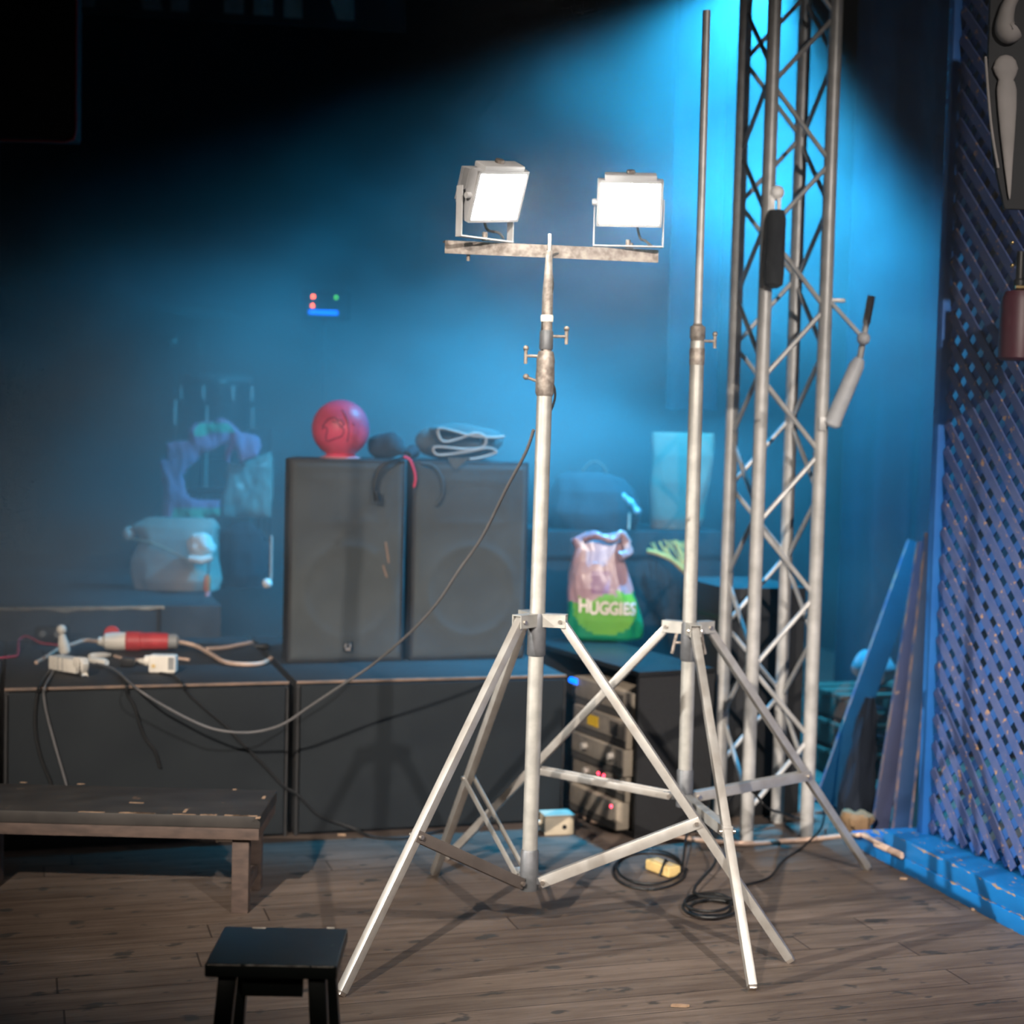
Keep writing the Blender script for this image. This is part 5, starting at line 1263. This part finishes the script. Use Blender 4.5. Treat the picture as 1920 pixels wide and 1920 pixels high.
# ------------------------------------------------------------------ haze
def haze_mat():
    m = bpy.data.materials.new('stage_haze'); m.use_nodes = True; nt = m.node_tree; N, L = nt.nodes, nt.links
    N.remove(N['Principled BSDF']); out = N['Material Output']
    vs = N.new('ShaderNodeVolumeScatter'); vs.inputs['Anisotropy'].default_value = .4; vs.inputs['Color'].default_value = (.95, .97, 1, 1)
    L.new(vs.outputs[0], out.inputs['Volume'])
    def nd(op, a, b_, clamp=False):
        n = N.new('ShaderNodeMath'); n.operation = op; n.use_clamp = clamp
        for i, x in enumerate((a, b_)):
            if isinstance(x, (int, float)): n.inputs[i].default_value = x
            else: L.new(x, n.inputs[i])
        return n.outputs[0]
    def ramp(x, f0, f1, t0, t1, smooth=True):
        n = N.new('ShaderNodeMapRange'); n.interpolation_type = 'SMOOTHSTEP' if smooth else 'LINEAR'
        for k, v in (('From Min', f0), ('From Max', f1), ('To Min', t0), ('To Max', t1)): n.inputs[k].default_value = v
        L.new(x, n.inputs['Value']); return n.outputs['Result']
    tc = N.new('ShaderNodeTexCoord'); sp = N.new('ShaderNodeSeparateXYZ'); L.new(tc.outputs['Object'], sp.inputs[0])
    mp = N.new('ShaderNodeMapping'); mp.inputs['Rotation'].default_value = (.3, .6, .2); mp.inputs['Scale'].default_value = (.8, 1., 1.2)
    L.new(tc.outputs['Object'], mp.inputs['Vector'])
    ns = N.new('ShaderNodeTexNoise'); ns.inputs['Scale'].default_value = .9; ns.inputs['Detail'].default_value = 2.6; ns.inputs['Roughness'].default_value = .6
    L.new(mp.outputs['Vector'], ns.inputs['Vector'])
    puff = ramp(ns.outputs['Fac'], .37, .65, .22, 2.1)
    # the smoke hangs over the back of the stage, thins out towards the camera and the floor
    back = ramp(sp.outputs['Y'], 4.9, 6.8, .0, 1.0)
    back2 = ramp(sp.outputs['Y'], 3.8, 5.2, .0, 1.0)
    low = ramp(sp.outputs['Z'], .15, 1.3, .45, 1.0)
    cloud = nd('MULTIPLY', ramp(sp.outputs['Z'], 1.5, 2.6, 1.0, .08), nd('MULTIPLY', ramp(sp.outputs['X'], 1.6, 3.2, 1.0, .22), ramp(sp.outputs['X'], -.2, 1.0, 1.5, 1.0)))
    column = nd('MULTIPLY', ramp(sp.outputs['X'], 2.3, 3.4, .0, .75), nd('MULTIPLY', ramp(sp.outputs['Z'], 1.2, 2.5, .1, 1.0), ramp(sp.outputs['Z'], 2.1, 3.1, 1.0, .12)))
    bank = nd('MAXIMUM', nd('MULTIPLY', cloud, back), nd('MULTIPLY', column, back2))
    near = nd('MULTIPLY', ramp(sp.outputs['X'], .7, 1.5, .0, HAZE_FRONT), nd('MULTIPLY', ramp(sp.outputs['Y'], 2.9, 3.9, 0., 1.), ramp(sp.outputs['Z'], 1.2, 2.0, 0., 1.)))
    bank = nd('MAXIMUM', bank, near)
    L.new(nd('MULTIPLY', nd('MULTIPLY', puff, bank), nd('MULTIPLY', low, HAZE)), vs.inputs['Density'])
    return m
HAZE, HAZE_FRONT = .42, .09
M['haze'] = haze_mat()
hz_ = MB().box((1.0, 4.0, 2.9), (17.5, 17.5, 6.9)).build('haze', 'haze', loc=(0, 0, 0))
tag(hz_, 'drifting blue lit stage haze filling the whole stage', 'haze', None, 'stuff')

# ------------------------------------------------------------------ lights
def spot(name, p, target, energy, color, angle, blend, r):
    l = bpy.data.lights.new(name, 'SPOT'); l.energy = energy; l.color = color; l.spot_size = math.radians(angle); l.spot_blend = blend; l.shadow_soft_size = r
    o = bpy.data.objects.new(name, l); COL.objects.link(o); o.location = V(p); d = V(target) - V(p)
    o.rotation_euler = d.to_track_quat('-Z', 'Y').to_euler(); return o
BP = PD(1440, -70, 6.5)
spot('blue_stage_light', BP, BP + (-R0 * .20 - ZZ * .80 + F0 * .54) * 3, 2050, (.03, .50, 1.0), 112, .5, .06)
spot('side_stage_light', (-4.4, 3.5, 2.75), (3.1, 4.2, .2), 2300, (1.0, .93, .84), 21, 1., .05)
fs_ = spot('front_stage_light', (-2.4, -1.2, 4.1), (1.6, 5.7, .42), 3500, (1.0, .86, .73), 36, 1., .05)
fs_.scale = (1, .64, 1)
cs_ = spot('cross_stage_light', (2.1, -.9, 3.6), (2.6, 4.3, .8), 1400, (1.0, .89, .80), 52, 1., .05)

w = bpy.data.worlds.new('world'); SC.world = w; w.use_nodes = True
w.node_tree.nodes['Background'].inputs['Color'].default_value = (0, 0, 0, 1)

# ------------------------------------------------------------------ render settings
SC.view_settings.view_transform = 'Standard'; SC.view_settings.look = 'None'; SC.view_settings.gamma = 1; SC.view_settings.exposure = 0
SC.view_settings.use_curve_mapping = False
cy = SC.cycles
cy.use_denoising = True; cy.volume_step_rate = .65; cy.volume_max_steps = 40; cy.use_adaptive_sampling = True; cy.adaptive_threshold = .055; cy.adaptive_min_samples = 12; cy.volume_bounces = 0
cy.max_bounces = 5; cy.diffuse_bounces = 2; cy.glossy_bounces = 2; cy.transmission_bounces = 2; cy.transparent_max_bounces = 4
cy.sample_clamp_indirect = 4; cy.caustics_reflective = False; cy.caustics_refractive = False
